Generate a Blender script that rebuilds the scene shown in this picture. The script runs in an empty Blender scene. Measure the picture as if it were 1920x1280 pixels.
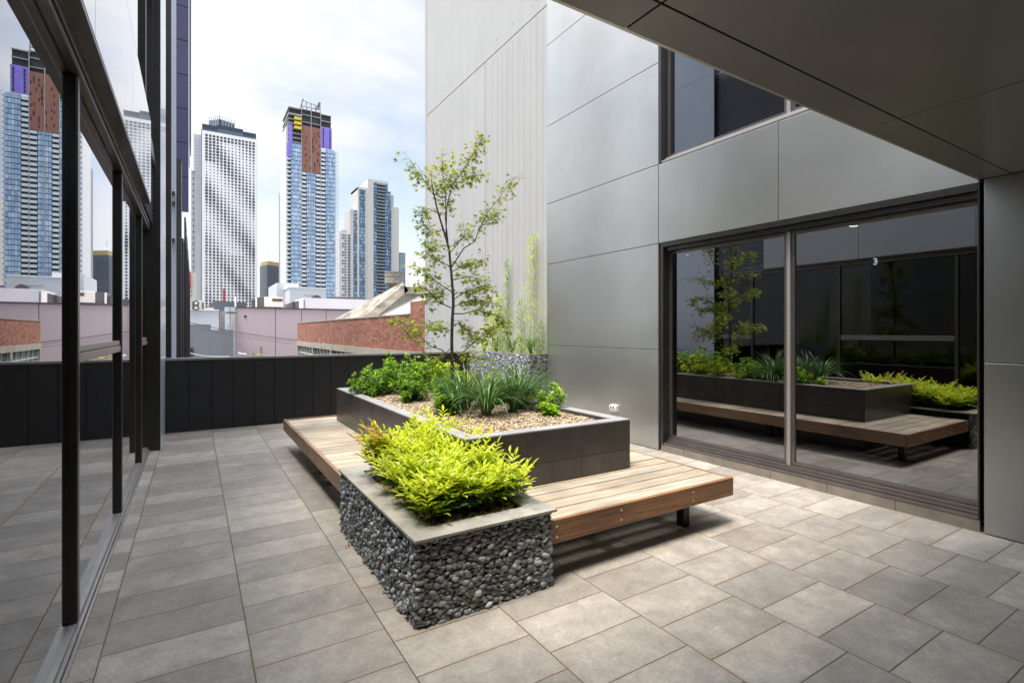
import bpy, math, random
import numpy as np
from mathutils import Vector, Matrix

R = math.radians
random.seed(7)
rng = np.random.default_rng(7)
scene = bpy.context.scene
col = scene.collection

# ------------------------------------------------------------------ camera
CAM_H = 1.54
YAW = math.atan2(596, 960)
cam_d = bpy.data.cameras.new("camera")
cam = bpy.data.objects.new("camera", cam_d)
col.objects.link(cam)
cam.location = (0, 0, CAM_H)
cam.rotation_euler = (R(90), 0, -YAW)
cam_d.sensor_width = 36.0
cam_d.lens = 18.0
cam_d.shift_y = -19 / 1920
cam_d.clip_start = 0.05
cam_d.clip_end = 4000
scene.camera = cam

# ------------------------------------------------------------------ sky, sun, exposure
SUN_DIR = Vector((-0.27, -0.08, 1.0)).normalized()      # towards the sun
SUN_EL = math.asin(SUN_DIR.z)
SUN_AZ = math.atan2(SUN_DIR.x, SUN_DIR.y)
world = bpy.data.worlds.new("World")
scene.world = world
world.use_nodes = True
wn, wl = world.node_tree.nodes, world.node_tree.links
wn.clear()
w_out = wn.new("ShaderNodeOutputWorld")
w_bg = wn.new("ShaderNodeBackground")
w_sky = wn.new("ShaderNodeTexSky")
w_sky.sky_type = 'NISHITA'
w_sky.sun_disc = False
w_sky.sun_elevation = SUN_EL
w_sky.sun_rotation = SUN_AZ
w_sky.dust_density = 0.6
w_sky.ozone_density = 1.2
tc = wn.new("ShaderNodeTexCoord")
mp = wn.new("ShaderNodeMapping")
mp.inputs["Scale"].default_value = (1.0, 1.0, 2.6)
mp.inputs["Location"].default_value = (0.35, 0.2, 0.0)
nz = wn.new("ShaderNodeTexNoise")
nz.inputs["Scale"].default_value = 1.9
nz.inputs["Detail"].default_value = 7.0
nz.inputs["Roughness"].default_value = 0.52
nz.inputs["Distortion"].default_value = 0.35
ramp = wn.new("ShaderNodeValToRGB")
ramp.color_ramp.elements[0].position = 0.34
ramp.color_ramp.elements[0].color = (0.36, 0.36, 0.36, 1)
ramp.color_ramp.elements[1].position = 0.54
ramp.color_ramp.elements[1].color = (0.97, 0.97, 0.97, 1)
mixw = wn.new("ShaderNodeMix")
mixw.data_type = 'RGBA'
mixw.inputs["B"].default_value = (6.9, 7.0, 7.25, 1)
wl.new(tc.outputs["Generated"], mp.inputs["Vector"])
wl.new(mp.outputs["Vector"], nz.inputs["Vector"])
wl.new(nz.outputs["Fac"], ramp.inputs["Fac"])
sepw = wn.new("ShaderNodeSeparateXYZ")
wl.new(tc.outputs["Generated"], sepw.inputs["Vector"])
mrw = wn.new("ShaderNodeMapRange")                       # thicker cloud towards the horizon
mrw.inputs["From Min"].default_value = 0.0
mrw.inputs["From Max"].default_value = 0.42
mrw.inputs["To Min"].default_value = 1.0
mrw.inputs["To Max"].default_value = 0.0
wl.new(sepw.outputs["Z"], mrw.inputs["Value"])
mxw = wn.new("ShaderNodeMath")
mxw.operation = 'MAXIMUM'
wl.new(ramp.outputs["Color"], mxw.inputs[0])
wl.new(mrw.outputs["Result"], mxw.inputs[1])
skl = wn.new("ShaderNodeVectorMath")
skl.operation = 'SCALE'
skl.inputs["Scale"].default_value = 1.5
wl.new(w_sky.outputs["Color"], skl.inputs[0])
wl.new(skl.outputs["Vector"], mixw.inputs["A"])
wl.new(mxw.outputs["Value"], mixw.inputs["Factor"])
zen = wn.new("ShaderNodeMapRange")                        # overcast sky: the cloud overhead is the brightest
zen.inputs["From Min"].default_value = 0.54
zen.inputs["From Max"].default_value = 0.95
zen.inputs["To Min"].default_value = 1.0
zen.inputs["To Max"].default_value = 3.1
wl.new(sepw.outputs["Z"], zen.inputs["Value"])
nrmv = wn.new("ShaderNodeVectorMath")                      # bright sky lobe added high on the left to light the right wall
nrmv.operation = 'DOT_PRODUCT'
nrmv.inputs[1].default_value = Vector((-0.52, 0.50, 0.69)).normalized()
wl.new(tc.outputs["Generated"], nrmv.inputs[0])
lobe = wn.new("ShaderNodeMapRange")
lobe.inputs["From Min"].default_value = 0.80
lobe.inputs["From Max"].default_value = 0.99
lobe.inputs["To Min"].default_value = 1.0
lobe.inputs["To Max"].default_value = 2.3
wl.new(nrmv.outputs["Value"], lobe.inputs["Value"])
zl = wn.new("ShaderNodeMath")
zl.operation = 'MULTIPLY'
wl.new(zen.outputs["Result"], zl.inputs[0])
wl.new(lobe.outputs["Result"], zl.inputs[1])
zv = wn.new("ShaderNodeVectorMath")
zv.operation = 'SCALE'
wl.new(mixw.outputs["Result"], zv.inputs[0])
wl.new(zl.outputs["Value"], zv.inputs["Scale"])
wl.new(zv.outputs["Vector"], w_bg.inputs["Color"])
w_bg.inputs["Strength"].default_value = 0.10
wl.new(w_bg.outputs["Background"], w_out.inputs["Surface"])

sun_d = bpy.data.lights.new("sun", 'SUN')
sun_d.energy = 3.7
sun_d.angle = R(18)
sun_d.color = (1.0, 0.93, 0.82)
sun = bpy.data.objects.new("sun", sun_d)
col.objects.link(sun)
sun.rotation_euler = SUN_DIR.to_track_quat('Z', 'Y').to_euler()

scene.view_settings.view_transform = 'Standard'
scene.view_settings.look = 'None'
scene.view_settings.gamma = 1.0
scene.view_settings.exposure = 0.62
scene.cycles.max_bounces = 10
scene.cycles.glossy_bounces = 6
scene.cycles.transparent_max_bounces = 16
scene.cycles.sample_clamp_indirect = 8.0

# ------------------------------------------------------------------ helpers
_c, _s = math.cos(YAW), math.sin(YAW)


def ray(u, v):
    a, b = (u - 960) / 960, -(v - 621) / 960
    return Vector((_c * a + _s, -_s * a + _c, b))


def atY(u, v, y):
    r = ray(u, v)
    t = y / r.y
    return Vector((r.x * t, y, CAM_H + r.z * t))


def atX(u, v, x):
    r = ray(u, v)
    t = x / r.x
    return Vector((x, r.y * t, CAM_H + r.z * t))


def atZ(u, v, z):
    r = ray(u, v)
    t = (z - CAM_H) / r.z
    return Vector((r.x * t, r.y * t, z))


ORI = {}


def tag(o, label=None, cat=None, group=None, kind=None):
    if label: o["label"] = label
    if cat: o["category"] = cat
    if group: o["group"] = group
    if kind: o["kind"] = kind
    return o


def thing(name, label, cat, loc=(0, 0, 0), group=None):
    o = bpy.data.objects.new(name, None)
    o.empty_display_size = 0.1
    col.objects.link(o)
    o.location = loc
    ORI[o.name] = Vector(loc)
    return tag(o, label, cat, group)


class MB:
    def __init__(self):
        self.v, self.f, self.c, self.m = [], [], [], []
        self.n = 0

    def add(self, verts, faces, colr=(1, 1, 1), mi=0):
        verts = np.asarray(verts, dtype=float).reshape(-1, 3)
        self.v.append(verts)
        n = self.n
        self.f.extend([tuple(i + n for i in f) for f in faces])
        self.c.append(np.tile(np.array([*colr, 1.0]), (len(verts), 1)))
        self.m.extend([mi] * len(faces))
        self.n += len(verts)
        return self

    def box(self, x0, x1, y0, y1, z0, z1, colr=(1, 1, 1), mi=0):
        v = [(x0, y0, z0), (x1, y0, z0), (x1, y1, z0), (x0, y1, z0),
             (x0, y0, z1), (x1, y0, z1), (x1, y1, z1), (x0, y1, z1)]
        f = [(0, 3, 2, 1), (4, 5, 6, 7), (0, 1, 5, 4), (1, 2, 6, 5), (2, 3, 7, 6), (3, 0, 4, 7)]
        return self.add(v, f, colr, mi)

    def prism(self, poly, y0, y1, colr=(1, 1, 1), mi=0):
        """poly: (x, z) outline, extruded along y"""
        n = len(poly)
        v = [(x, y0, z) for x, z in poly] + [(x, y1, z) for x, z in poly]
        f = [tuple(range(n)), tuple(range(2 * n - 1, n - 1, -1))]
        f += [(i, i + n, (i + 1) % n + n, (i + 1) % n) for i in range(n)]
        return self.add(v, f, colr, mi)

    def cyl(self, p0, p1, r0, r1=None, n=12, colr=(1, 1, 1), caps=True, mi=0):
        r1 = r0 if r1 is None else r1
        p0, p1 = Vector(p0), Vector(p1)
        d = (p1 - p0).normalized()
        a = d.orthogonal().normalized()
        b = d.cross(a)
        v = []
        for p, r in ((p0, r0), (p1, r1)):
            for k in range(n):
                t = 2 * math.pi * k / n
                v.append(p + (a * math.cos(t) + b * math.sin(t)) * r)
        f = [(k, (k + 1) % n, (k + 1) % n + n, k + n) for k in range(n)]
        if caps:
            f += [tuple(range(n - 1, -1, -1)), tuple(range(n, 2 * n))]
        return self.add([tuple(x) for x in v], f, colr, mi)

    def tube(self, pts, radii, n=6, colr=(1, 1, 1)):
        pts = [Vector(p) for p in pts]
        v = []
        prev = None
        for i, p in enumerate(pts):
            d = (pts[min(i + 1, len(pts) - 1)] - pts[max(i - 1, 0)]).normalized()
            a = d.orthogonal().normalized() if prev is None else (prev - d * prev.dot(d)).normalized()
            prev = a
            b = d.cross(a)
            r = radii[i] if hasattr(radii, '__len__') else radii
            for k in range(n):
                t = 2 * math.pi * k / n
                v.append(tuple(p + (a * math.cos(t) + b * math.sin(t)) * r))
        f = []
        for i in range(len(pts) - 1):
            for k in range(n):
                f.append((i * n + k, i * n + (k + 1) % n, (i + 1) * n + (k + 1) % n, (i + 1) * n + k))
        f.append(tuple(range(n - 1, -1, -1)))
        f.append(tuple(range((len(pts) - 1) * n, len(pts) * n)))
        return self.add(v, f, colr)

    def build(self, name, mats, parent=None, smooth=False, bevel=0, origin=None):
        V = np.concatenate(self.v)
        if parent is not None:
            o0 = ORI[parent.name]
        else:
            o0 = Vector(origin) if origin is not None else Vector((0, 0, 0))
        V = V - np.array(o0)
        me = bpy.data.meshes.new(name)
        me.from_pydata(V.tolist(), [], self.f)
        ca = me.color_attributes.new("Col", 'FLOAT_COLOR', 'POINT')
        ca.data.foreach_set("color", np.concatenate(self.c).ravel())
        if not isinstance(mats, (list, tuple)): mats = [mats]
        for m in mats: me.materials.append(m)
        if len(mats) > 1: me.polygons.foreach_set("material_index", self.m)
        if smooth: me.polygons.foreach_set("use_smooth", [True] * len(me.polygons))
        me.update()
        o = bpy.data.objects.new(name, me)
        col.objects.link(o)
        if parent is not None:
            o.parent = parent
        else:
            o.location = o0
        ORI[o.name] = o0
        if bevel:
            b = o.modifiers.new("bevel", 'BEVEL')
            b.width = bevel
            b.segments = 2
            b.limit_method = 'ANGLE'
            b.harden_normals = False
        return o


# ------------------------------------------------------------------ materials
def newmat(name):
    m = bpy.data.materials.new(name)
    m.use_nodes = True
    nt = m.node_tree
    return m, nt.nodes, nt.links, nt.nodes["Principled BSDF"]


def N(nodes, t, **kw):
    n = nodes.new(t)
    for k, v in kw.items():
        if k in n.inputs: n.inputs[k].default_value = v
        else: setattr(n, k, v)
    return n


def basic(name, c, rough=0.6, metal=0.0, var=0.15, scale=3.0, bump=0.0, bscale=60.0, coat=0.0, coat_rough=0.05,
          stretch=(1, 1, 1), usecol=False, spec=0.5, c2=None, detail=6):
    """principled surface with noise-driven tone, roughness and bump"""
    m, n, l, p = newmat(name)
    t = n.new("ShaderNodeTexCoord")
    mpn = N(n, "ShaderNodeMapping")
    mpn.inputs["Scale"].default_value = stretch
    l.new(t.outputs["Object"], mpn.inputs["Vector"])
    no = N(n, "ShaderNodeTexNoise", Scale=scale, Detail=detail, Roughness=0.6)
    l.new(mpn.outputs["Vector"], no.inputs["Vector"])
    mr = N(n, "ShaderNodeMapRange")
    mr.inputs["From Min"].default_value = 0.3
    mr.inputs["From Max"].default_value = 0.7
    l.new(no.outputs["Fac"], mr.inputs["Value"])
    mx = n.new("ShaderNodeMix")
    mx.data_type = 'RGBA'
    lo = [x * (1 - var) for x in c]
    hi = [min(x * (1 + var), 1) for x in (c2 or c)]
    mx.inputs["A"].default_value = (*lo, 1)
    mx.inputs["B"].default_value = (*hi, 1)
    l.new(mr.outputs["Result"], mx.inputs["Factor"])
    out = mx.outputs["Result"]
    if usecol:
        at = n.new("ShaderNodeVertexColor")
        at.layer_name = "Col"
        mm = n.new("ShaderNodeMix")
        mm.data_type = 'RGBA'
        mm.blend_type = 'MULTIPLY'
        mm.inputs["Factor"].default_value = 1
        l.new(out, mm.inputs["A"])
        l.new(at.outputs["Color"], mm.inputs["B"])
        out = mm.outputs["Result"]
    l.new(out, p.inputs["Base Color"])
    p.inputs["Roughness"].default_value = rough
    p.inputs["Metallic"].default_value = metal
    p.inputs["Coat Weight"].default_value = coat
    p.inputs["Coat Roughness"].default_value = coat_rough
    p.inputs["Specular IOR Level"].default_value = spec
    if bump:
        n2 = N(n, "ShaderNodeTexNoise", Scale=bscale, Detail=4.0)
        l.new(mpn.outputs["Vector"], n2.inputs["Vector"])
        b = N(n, "ShaderNodeBump", Strength=bump, Distance=0.01)
        l.new(n2.outputs["Fac"], b.inputs["Height"])
        l.new(b.outputs["Normal"], p.inputs["Normal"])
    return m


def glass_mat(name, tint=(0.05, 0.07, 0.09), base=0.05, trans=0.35, wav=0.0, gl=(0.93, 0.95, 1.0), mul=4.0, den=3.0):
    """double glazing: four-surface Fresnel reflection over a tinted see-through pane"""
    m, n, l, p = newmat(name)
    n.remove(p)
    out = [x for x in n if x.type == 'OUTPUT_MATERIAL'][0]
    fr = N(n, "ShaderNodeFresnel", IOR=1.52)
    a = N(n, "ShaderNodeMath", operation='MULTIPLY')
    a.inputs[1].default_value = mul
    b = N(n, "ShaderNodeMath", operation='MULTIPLY_ADD')
    b.inputs[1].default_value = den
    b.inputs[2].default_value = 1.0
    d = N(n, "ShaderNodeMath", operation='DIVIDE')
    e = N(n, "ShaderNodeMath", operation='ADD', use_clamp=True)
    e.inputs[1].default_value = base
    l.new(fr.outputs[0], a.inputs[0]); l.new(fr.outputs[0], b.inputs[0])
    l.new(a.outputs[0], d.inputs[0]); l.new(b.outputs[0], d.inputs[1])
    l.new(d.outputs[0], e.inputs[0])
    g = N(n, "ShaderNodeBsdfGlossy", Roughness=0.0)
    g.inputs["Color"].default_value = (*gl, 1)
    tr = n.new("ShaderNodeBsdfTransparent")
    tr.inputs["Color"].default_value = (trans * (0.8 + tint[0]), trans * (0.85 + tint[1]), trans * (0.9 + tint[2]), 1)
    if wav:
        t = n.new("ShaderNodeTexCoord")
        no = N(n, "ShaderNodeTexNoise", Scale=0.9, Detail=1.0)
        l.new(t.outputs["Object"], no.inputs["Vector"])
        bp = N(n, "ShaderNodeBump", Strength=wav, Distance=0.01)
        l.new(no.outputs["Fac"], bp.inputs["Height"])
        l.new(bp.outputs["Normal"], g.inputs["Normal"])
    mx = n.new("ShaderNodeMixShader")
    l.new(e.outputs[0], mx.inputs[0]); l.new(tr.outputs[0], mx.inputs[1]); l.new(g.outputs[0], mx.inputs[2])
    l.new(mx.outputs[0], out.inputs["Surface"])
    return m


def leaf_mat(name, c1, c2, transl=0.45, rough=0.4):
    m, n, l, p = newmat(name)
    out = [x for x in n if x.type == 'OUTPUT_MATERIAL'][0]
    at = n.new("ShaderNodeVertexColor")
    at.layer_name = "Col"
    sp = n.new("ShaderNodeSeparateColor")
    l.new(at.outputs["Color"], sp.inputs["Color"])
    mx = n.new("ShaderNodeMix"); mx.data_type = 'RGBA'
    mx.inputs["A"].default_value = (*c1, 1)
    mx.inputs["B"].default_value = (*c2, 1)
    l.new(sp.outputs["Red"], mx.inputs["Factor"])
    mx2 = n.new("ShaderNodeMix"); mx2.data_type = 'RGBA'
    mx2.inputs["B"].default_value = (0.50, 0.13, 0.02, 1)          # reddish or dry leaves
    l.new(sp.outputs["Green"], mx2.inputs["Factor"])
    l.new(mx.outputs["Result"], mx2.inputs["A"])
    l.new(mx2.outputs["Result"], p.inputs["Base Color"])
    p.inputs["Roughness"].default_value = rough
    tr = n.new("ShaderNodeBsdfTranslucent")
    l.new(mx2.outputs["Result"], tr.inputs["Color"])
    ms = n.new("ShaderNodeMixShader")
    ms.inputs[0].default_value = transl
    l.new(p.outputs[0], ms.inputs[1]); l.new(tr.outputs[0], ms.inputs[2])
    l.new(ms.outputs[0], out.inputs["Surface"])
    return m


def wood_mat(name, axis, c1, c2, rough=0.6):
    m, n, l, p = newmat(name)
    t = n.new("ShaderNodeTexCoord")
    st = (0.9, 22, 22) if axis == 'X' else (22, 0.9, 22)
    mpn = N(n, "ShaderNodeMapping"); mpn.inputs["Scale"].default_value = st
    l.new(t.outputs["Object"], mpn.inputs["Vector"])
    no = N(n, "ShaderNodeTexNoise", Scale=2.2, Detail=9.0, Roughness=0.65, Distortion=0.6)
    l.new(mpn.outputs["Vector"], no.inputs["Vector"])
    rp = n.new("ShaderNodeValToRGB")
    rp.color_ramp.elements[0].position = 0.33
    rp.color_ramp.elements[0].color = (*c1, 1)
    rp.color_ramp.elements[1].position = 0.66
    rp.color_ramp.elements[1].color = (*c2, 1)
    l.new(no.outputs["Fac"], rp.inputs["Fac"])
    n3 = N(n, "ShaderNodeTexNoise", Scale=2.3, Detail=4.0)            # weathered patches
    l.new(t.outputs["Object"], n3.inputs["Vector"])
    mr = N(n, "ShaderNodeMapRange")
    mr.inputs["From Min"].default_value = 0.35; mr.inputs["From Max"].default_value = 0.7
    mr.inputs["To Min"].default_value = 0.75; mr.inputs["To Max"].default_value = 1.15
    l.new(n3.outputs["Fac"], mr.inputs["Value"])
    at = n.new("ShaderNodeVertexColor"); at.layer_name = "Col"
    m1 = n.new("ShaderNodeMix"); m1.data_type = 'RGBA'; m1.blend_type = 'MULTIPLY'; m1.inputs["Factor"].default_value = 1
    m2 = n.new("ShaderNodeMix"); m2.data_type = 'RGBA'; m2.blend_type = 'MULTIPLY'; m2.inputs["Factor"].default_value = 1
    l.new(rp.outputs["Color"], m1.inputs["A"]); l.new(at.outputs["Color"], m1.inputs["B"])
    l.new(m1.outputs["Result"], m2.inputs["A"]); l.new(mr.outputs["Result"], m2.inputs["B"])
    l.new(m2.outputs["Result"], p.inputs["Base Color"])
    p.inputs["Roughness"].default_value = rough
    b = N(n, "ShaderNodeBump", Strength=0.35, Distance=0.004)
    l.new(no.outputs["Fac"], b.inputs["Height"])
    l.new(b.outputs["Normal"], p.inputs["Normal"])
    return m


def floor_mat():
    """610 x 307 mm stone pavers laid in columns, every second column shifted"""
    m, n, l, p = newmat("stone_pavers")
    t = n.new("ShaderNodeTexCoord")
    sp = n.new("ShaderNodeSeparateXYZ")
    l.new(t.outputs["Object"], sp.inputs["Vector"])

    def M(op, a, b=None, c=None):
        x = n.new("ShaderNodeMath"); x.operation = op
        for i, q in enumerate((a, b, c)):
            if q is None: continue
            if isinstance(q, (int, float)): x.inputs[i].default_value = q
            else: l.new(q, x.inputs[i])
        return x.outputs[0]
    W, H = 0.6096, 0.3075
    cx = M('DIVIDE', M('ADD', sp.outputs["X"], 0.378), W)
    ci = M('FLOOR', cx)
    fx = M('SUBTRACT', cx, ci)
    par = M('FLOORED_MODULO', ci, 2.0)
    cy = M('DIVIDE', M('ADD', M('SUBTRACT', sp.outputs["Y"], 1.548), M('MULTIPLY', par, 0.172)), H)
    ri = M('FLOOR', cy)
    fy = M('SUBTRACT', cy, ri)
    ex = M('MULTIPLY', M('MINIMUM', fx, M('SUBTRACT', 1.0, fx)), W)
    ey = M('MULTIPLY', M('MINIMUM', fy, M('SUBTRACT', 1.0, fy)), H)
    wob = N(n, "ShaderNodeTexNoise", Scale=9.0, Detail=3.0)
    l.new(t.outputs["Object"], wob.inputs["Vector"])
    edge = M('ADD', M('MINIMUM', ex, ey), M('MULTIPLY', M('SUBTRACT', wob.outputs["Fac"], 0.5), 0.0016))
    jm = N(n, "ShaderNodeMapRange"); jm.interpolation_type = 'SMOOTHSTEP'
    jm.inputs["From Min"].default_value = 0.0014; jm.inputs["From Max"].default_value = 0.0038
    l.new(edge, jm.inputs["Value"])
    cv = n.new("ShaderNodeCombineXYZ")
    l.new(ci, cv.inputs[0]); l.new(ri, cv.inputs[1])
    wh = n.new("ShaderNodeTexWhiteNoise"); wh.noise_dimensions = '2D'
    l.new(cv.outputs[0], wh.inputs["Vector"])
    # per-paver offset of the stone texture
    sc = n.new("ShaderNodeVectorMath"); sc.operation = 'SCALE'
    l.new(wh.outputs["Color"], sc.inputs[0]); sc.inputs["Scale"].default_value = 9.0
    ad = n.new("ShaderNodeVectorMath"); ad.operation = 'ADD'
    l.new(t.outputs["Object"], ad.inputs[0]); l.new(sc.outputs[0], ad.inputs[1])
    n1 = N(n, "ShaderNodeTexNoise", Scale=7.5, Detail=10.0, Roughness=0.75, Distortion=0.4)
    l.new(ad.outputs[0], n1.inputs["Vector"])
    n2 = N(n, "ShaderNodeTexNoise", Scale=55.0, Detail=8.0, Roughness=0.85)
    l.new(t.outputs["Object"], n2.inputs["Vector"])
    n3 = N(n, "ShaderNodeTexNoise", Scale=1.1, Detail=5.0, Roughness=0.6)
    l.new(t.outputs["Object"], n3.inputs["Vector"])
    rp = n.new("ShaderNodeValToRGB")
    e = rp.color_ramp.elements
    e[0].position = 0.28; e[0].color = (0.245, 0.232, 0.212, 1)
    e[1].position = 0.74; e[1].color = (0.43, 0.410, 0.372, 1)
    q = e.new(0.52); q.color = (0.325, 0.312, 0.288, 1)
    l.new(n1.outputs["Fac"], rp.inputs["Fac"])
    tone = n.new("ShaderNodeMapRange")
    tone.inputs["To Min"].default_value = 0.78; tone.inputs["To Max"].default_value = 1.2
    l.new(wh.outputs["Value"], tone.inputs["Value"])
    fine = n.new("ShaderNodeMapRange")
    fine.inputs["From Min"].default_value = 0.25; fine.inputs["From Max"].default_value = 0.75
    fine.inputs["To Min"].default_value = 0.66; fine.inputs["To Max"].default_value = 1.32
    l.new(n2.outputs["Fac"], fine.inputs["Value"])
    n4 = N(n, "ShaderNodeTexNoise", Scale=2.1, Detail=8.0, Roughness=0.7)
    l.new(t.outputs["Object"], n4.inputs["Vector"])
    blo = n.new("ShaderNodeMapRange")
    blo.inputs["From Min"].default_value = 0.3; blo.inputs["From Max"].default_value = 0.7
    blo.inputs["To Min"].default_value = 0.74; blo.inputs["To Max"].default_value = 1.2
    l.new(n4.outputs["Fac"], blo.inputs["Value"])
    mul = M('MULTIPLY', M('MULTIPLY', tone.outputs[0], fine.outputs[0]), blo.outputs[0])
    hue = n.new("ShaderNodeMix"); hue.data_type = 'RGBA'
    hue.inputs["A"].default_value = (1.10, 0.985, 0.86, 1); hue.inputs["B"].default_value = (0.98, 1.0, 1.01, 1)
    l.new(n3.outputs["Fac"], hue.inputs["Factor"])
    mA0 = n.new("ShaderNodeMix"); mA0.data_type = 'RGBA'; mA0.blend_type = 'MULTIPLY'; mA0.inputs["Factor"].default_value = 1
    l.new(rp.outputs["Color"], mA0.inputs["A"]); l.new(hue.outputs["Result"], mA0.inputs["B"])
    mA = n.new("ShaderNodeMix"); mA.data_type = 'RGBA'; mA.blend_type = 'MULTIPLY'; mA.inputs["Factor"].default_value = 1
    l.new(mA0.outputs["Result"], mA.inputs["A"]); l.new(mul, mA.inputs["B"])
    # rusty wash along joints in patches
    rust = M('MULTIPLY', M('SUBTRACT', 1.0, M('MINIMUM', M('DIVIDE', edge, 0.035), 1.0)),
             M('MAXIMUM', M('MULTIPLY', M('SUBTRACT', n3.outputs["Fac"], 0.42), 3.2), 0.0))
    rc = N(n, "ShaderNodeMath", operation='MULTIPLY', use_clamp=True)
    l.new(rust, rc.inputs[0]); rc.inputs[1].default_value = 0.65
    mB = n.new("ShaderNodeMix"); mB.data_type = 'RGBA'
    mB.inputs["B"].default_value = (0.30, 0.205, 0.12, 1)
    l.new(mA.outputs["Result"], mB.inputs["A"]); l.new(rc.outputs[0], mB.inputs["Factor"])
    # pits: some pavers carry a drift of small holes
    vo = N(n, "ShaderNodeTexVoronoi", Scale=95.0); vo.feature = 'F1'
    l.new(t.outputs["Object"], vo.inputs["Vector"])
    pit = M('MULTIPLY', M('LESS_THAN', vo.outputs["Distance"], 0.2),
            M('GREATER_THAN', n4.outputs["Fac"], 0.64))
    mC = n.new("ShaderNodeMix"); mC.data_type = 'RGBA'
    mC.inputs["B"].default_value = (0.05, 0.05, 0.045, 1)
    l.new(mB.outputs["Result"], mC.inputs["A"]); l.new(pit, mC.inputs["Factor"])
    mD = n.new("ShaderNodeMix"); mD.data_type = 'RGBA'
    mD.inputs["A"].default_value = (0.075, 0.06, 0.045, 1)
    l.new(mC.outputs["Result"], mD.inputs["B"]); l.new(jm.outputs[0], mD.inputs["Factor"])
    l.new(mD.outputs["Result"], p.inputs["Base Color"])
    rr = n.new("ShaderNodeMapRange")
    rr.inputs["To Min"].default_value = 0.42; rr.inputs["To Max"].default_value = 0.72
    l.new(n1.outputs["Fac"], rr.inputs["Value"])
    l.new(rr.outputs[0], p.inputs["Roughness"])
    hh = M('ADD', M('MULTIPLY', jm.outputs[0], 1.0), M('ADD', M('MULTIPLY', n2.outputs["Fac"], 0.16), M('MULTIPLY', n1.outputs["Fac"], 0.3)))
    hh = M('SUBTRACT', hh, M('MULTIPLY', pit, 0.6))
    b = N(n, "ShaderNodeBump", Strength=0.55, Distance=0.003)
    l.new(hh, b.inputs["Height"]); l.new(b.outputs["Normal"], p.inputs["Normal"])
    return m


def brick_mat():
    m, n, l, p = newmat("red_brick")
    t = n.new("ShaderNodeTexCoord")
    sp = n.new("ShaderNodeSeparateXYZ"); l.new(t.outputs["Object"], sp.inputs["Vector"])
    ad = n.new("ShaderNodeMath"); ad.operation = 'ADD'
    l.new(sp.outputs["X"], ad.inputs[0]); l.new(sp.outputs["Y"], ad.inputs[1])
    cb = n.new("ShaderNodeCombineXYZ"); l.new(ad.outputs[0], cb.inputs[0]); l.new(sp.outputs["Z"], cb.inputs[1])
    br = n.new("ShaderNodeTexBrick")
    br.inputs["Scale"].default_value = 1.0
    br.inputs["Brick Width"].default_value = 0.24
    br.inputs["Row Height"].default_value = 0.086
    br.inputs["Mortar Size"].default_value = 0.010
    br.inputs["Color1"].default_value = (0.27, 0.085, 0.05, 1)
    br.inputs["Color2"].default_value = (0.46, 0.19, 0.12, 1)
    br.inputs["Mortar"].default_value = (0.17, 0.12, 0.10, 1)
    l.new(cb.outputs[0], br.inputs["Vector"])
    no = N(n, "ShaderNodeTexNoise", Scale=1.3, Detail=7.0)
    l.new(t.outputs["Object"], no.inputs["Vector"])
    mr = N(n, "ShaderNodeMapRange"); mr.inputs["To Min"].default_value = 0.6; mr.inputs["To Max"].default_value = 1.4
    l.new(no.outputs["Fac"], mr.inputs["Value"])
    mx = n.new("ShaderNodeMix"); mx.data_type = 'RGBA'; mx.blend_type = 'MULTIPLY'; mx.inputs["Factor"].default_value = 1
    l.new(br.outputs["Color"], mx.inputs["A"]); l.new(mr.outputs[0], mx.inputs["B"])
    l.new(mx.outputs["Result"], p.inputs["Base Color"])
    p.inputs["Roughness"].default_value = 0.85
    b = N(n, "ShaderNodeBump", Strength=0.6, Distance=0.01); b.invert = True
    l.new(br.outputs["Fac"], b.inputs["Height"]); l.new(b.outputs["Normal"], p.inputs["Normal"])
    return m


def streak_mat(name, c, var=0.12, vs=5.0, rough=0.8, streak=0.25, dirt=(0.35, 0.33, 0.30)):
    """painted or cast wall: vertical rain streaks and blotches"""
    m, n, l, p = newmat(name)
    t = n.new("ShaderNodeTexCoord")
    mpn = N(n, "ShaderNodeMapping"); mpn.inputs["Scale"].default_value = (vs, vs, vs * 0.07)
    l.new(t.outputs["Object"], mpn.inputs["Vector"])
    n1 = N(n, "ShaderNodeTexNoise", Scale=1.0, Detail=7.0, Roughness=0.7)
    l.new(mpn.outputs["Vector"], n1.inputs["Vector"])
    n2 = N(n, "ShaderNodeTexNoise", Scale=0.8, Detail=7.0, Roughness=0.6)
    l.new(t.outputs["Object"], n2.inputs["Vector"])
    mr = N(n, "ShaderNodeMapRange")
    mr.inputs["From Min"].default_value = 0.45; mr.inputs["From Max"].default_value = 0.8
    mr.inputs["To Max"].default_value = streak
    l.new(n1.outputs["Fac"], mr.inputs["Value"])
    mx = n.new("ShaderNodeMix"); mx.data_type = 'RGBA'
    mx.inputs["A"].default_value = (*[x * (1 - var) for x in c], 1)
    mx.inputs["B"].default_value = (*[min(1, x * (1 + var)) for x in c], 1)
    l.new(n2.outputs["Fac"], mx.inputs["Factor"])
    m2 = n.new("ShaderNodeMix"); m2.data_type = 'RGBA'
    m2.inputs["B"].default_value = (*[a * b for a, b in zip(c, dirt)], 1)
    l.new(mx.outputs["Result"], m2.inputs["A"]); l.new(mr.outputs[0], m2.inputs["Factor"])
    l.new(m2.outputs["Result"], p.inputs["Base Color"])
    p.inputs["Roughness"].default_value = rough
    b = N(n, "ShaderNodeBump", Strength=0.15, Distance=0.01)
    n3 = N(n, "ShaderNodeTexNoise", Scale=40.0, Detail=4.0); l.new(t.outputs["Object"], n3.inputs["Vector"])
    l.new(n3.outputs["Fac"], b.inputs["Height"]); l.new(b.outputs["Normal"], p.inputs["Normal"])
    return m


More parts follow.
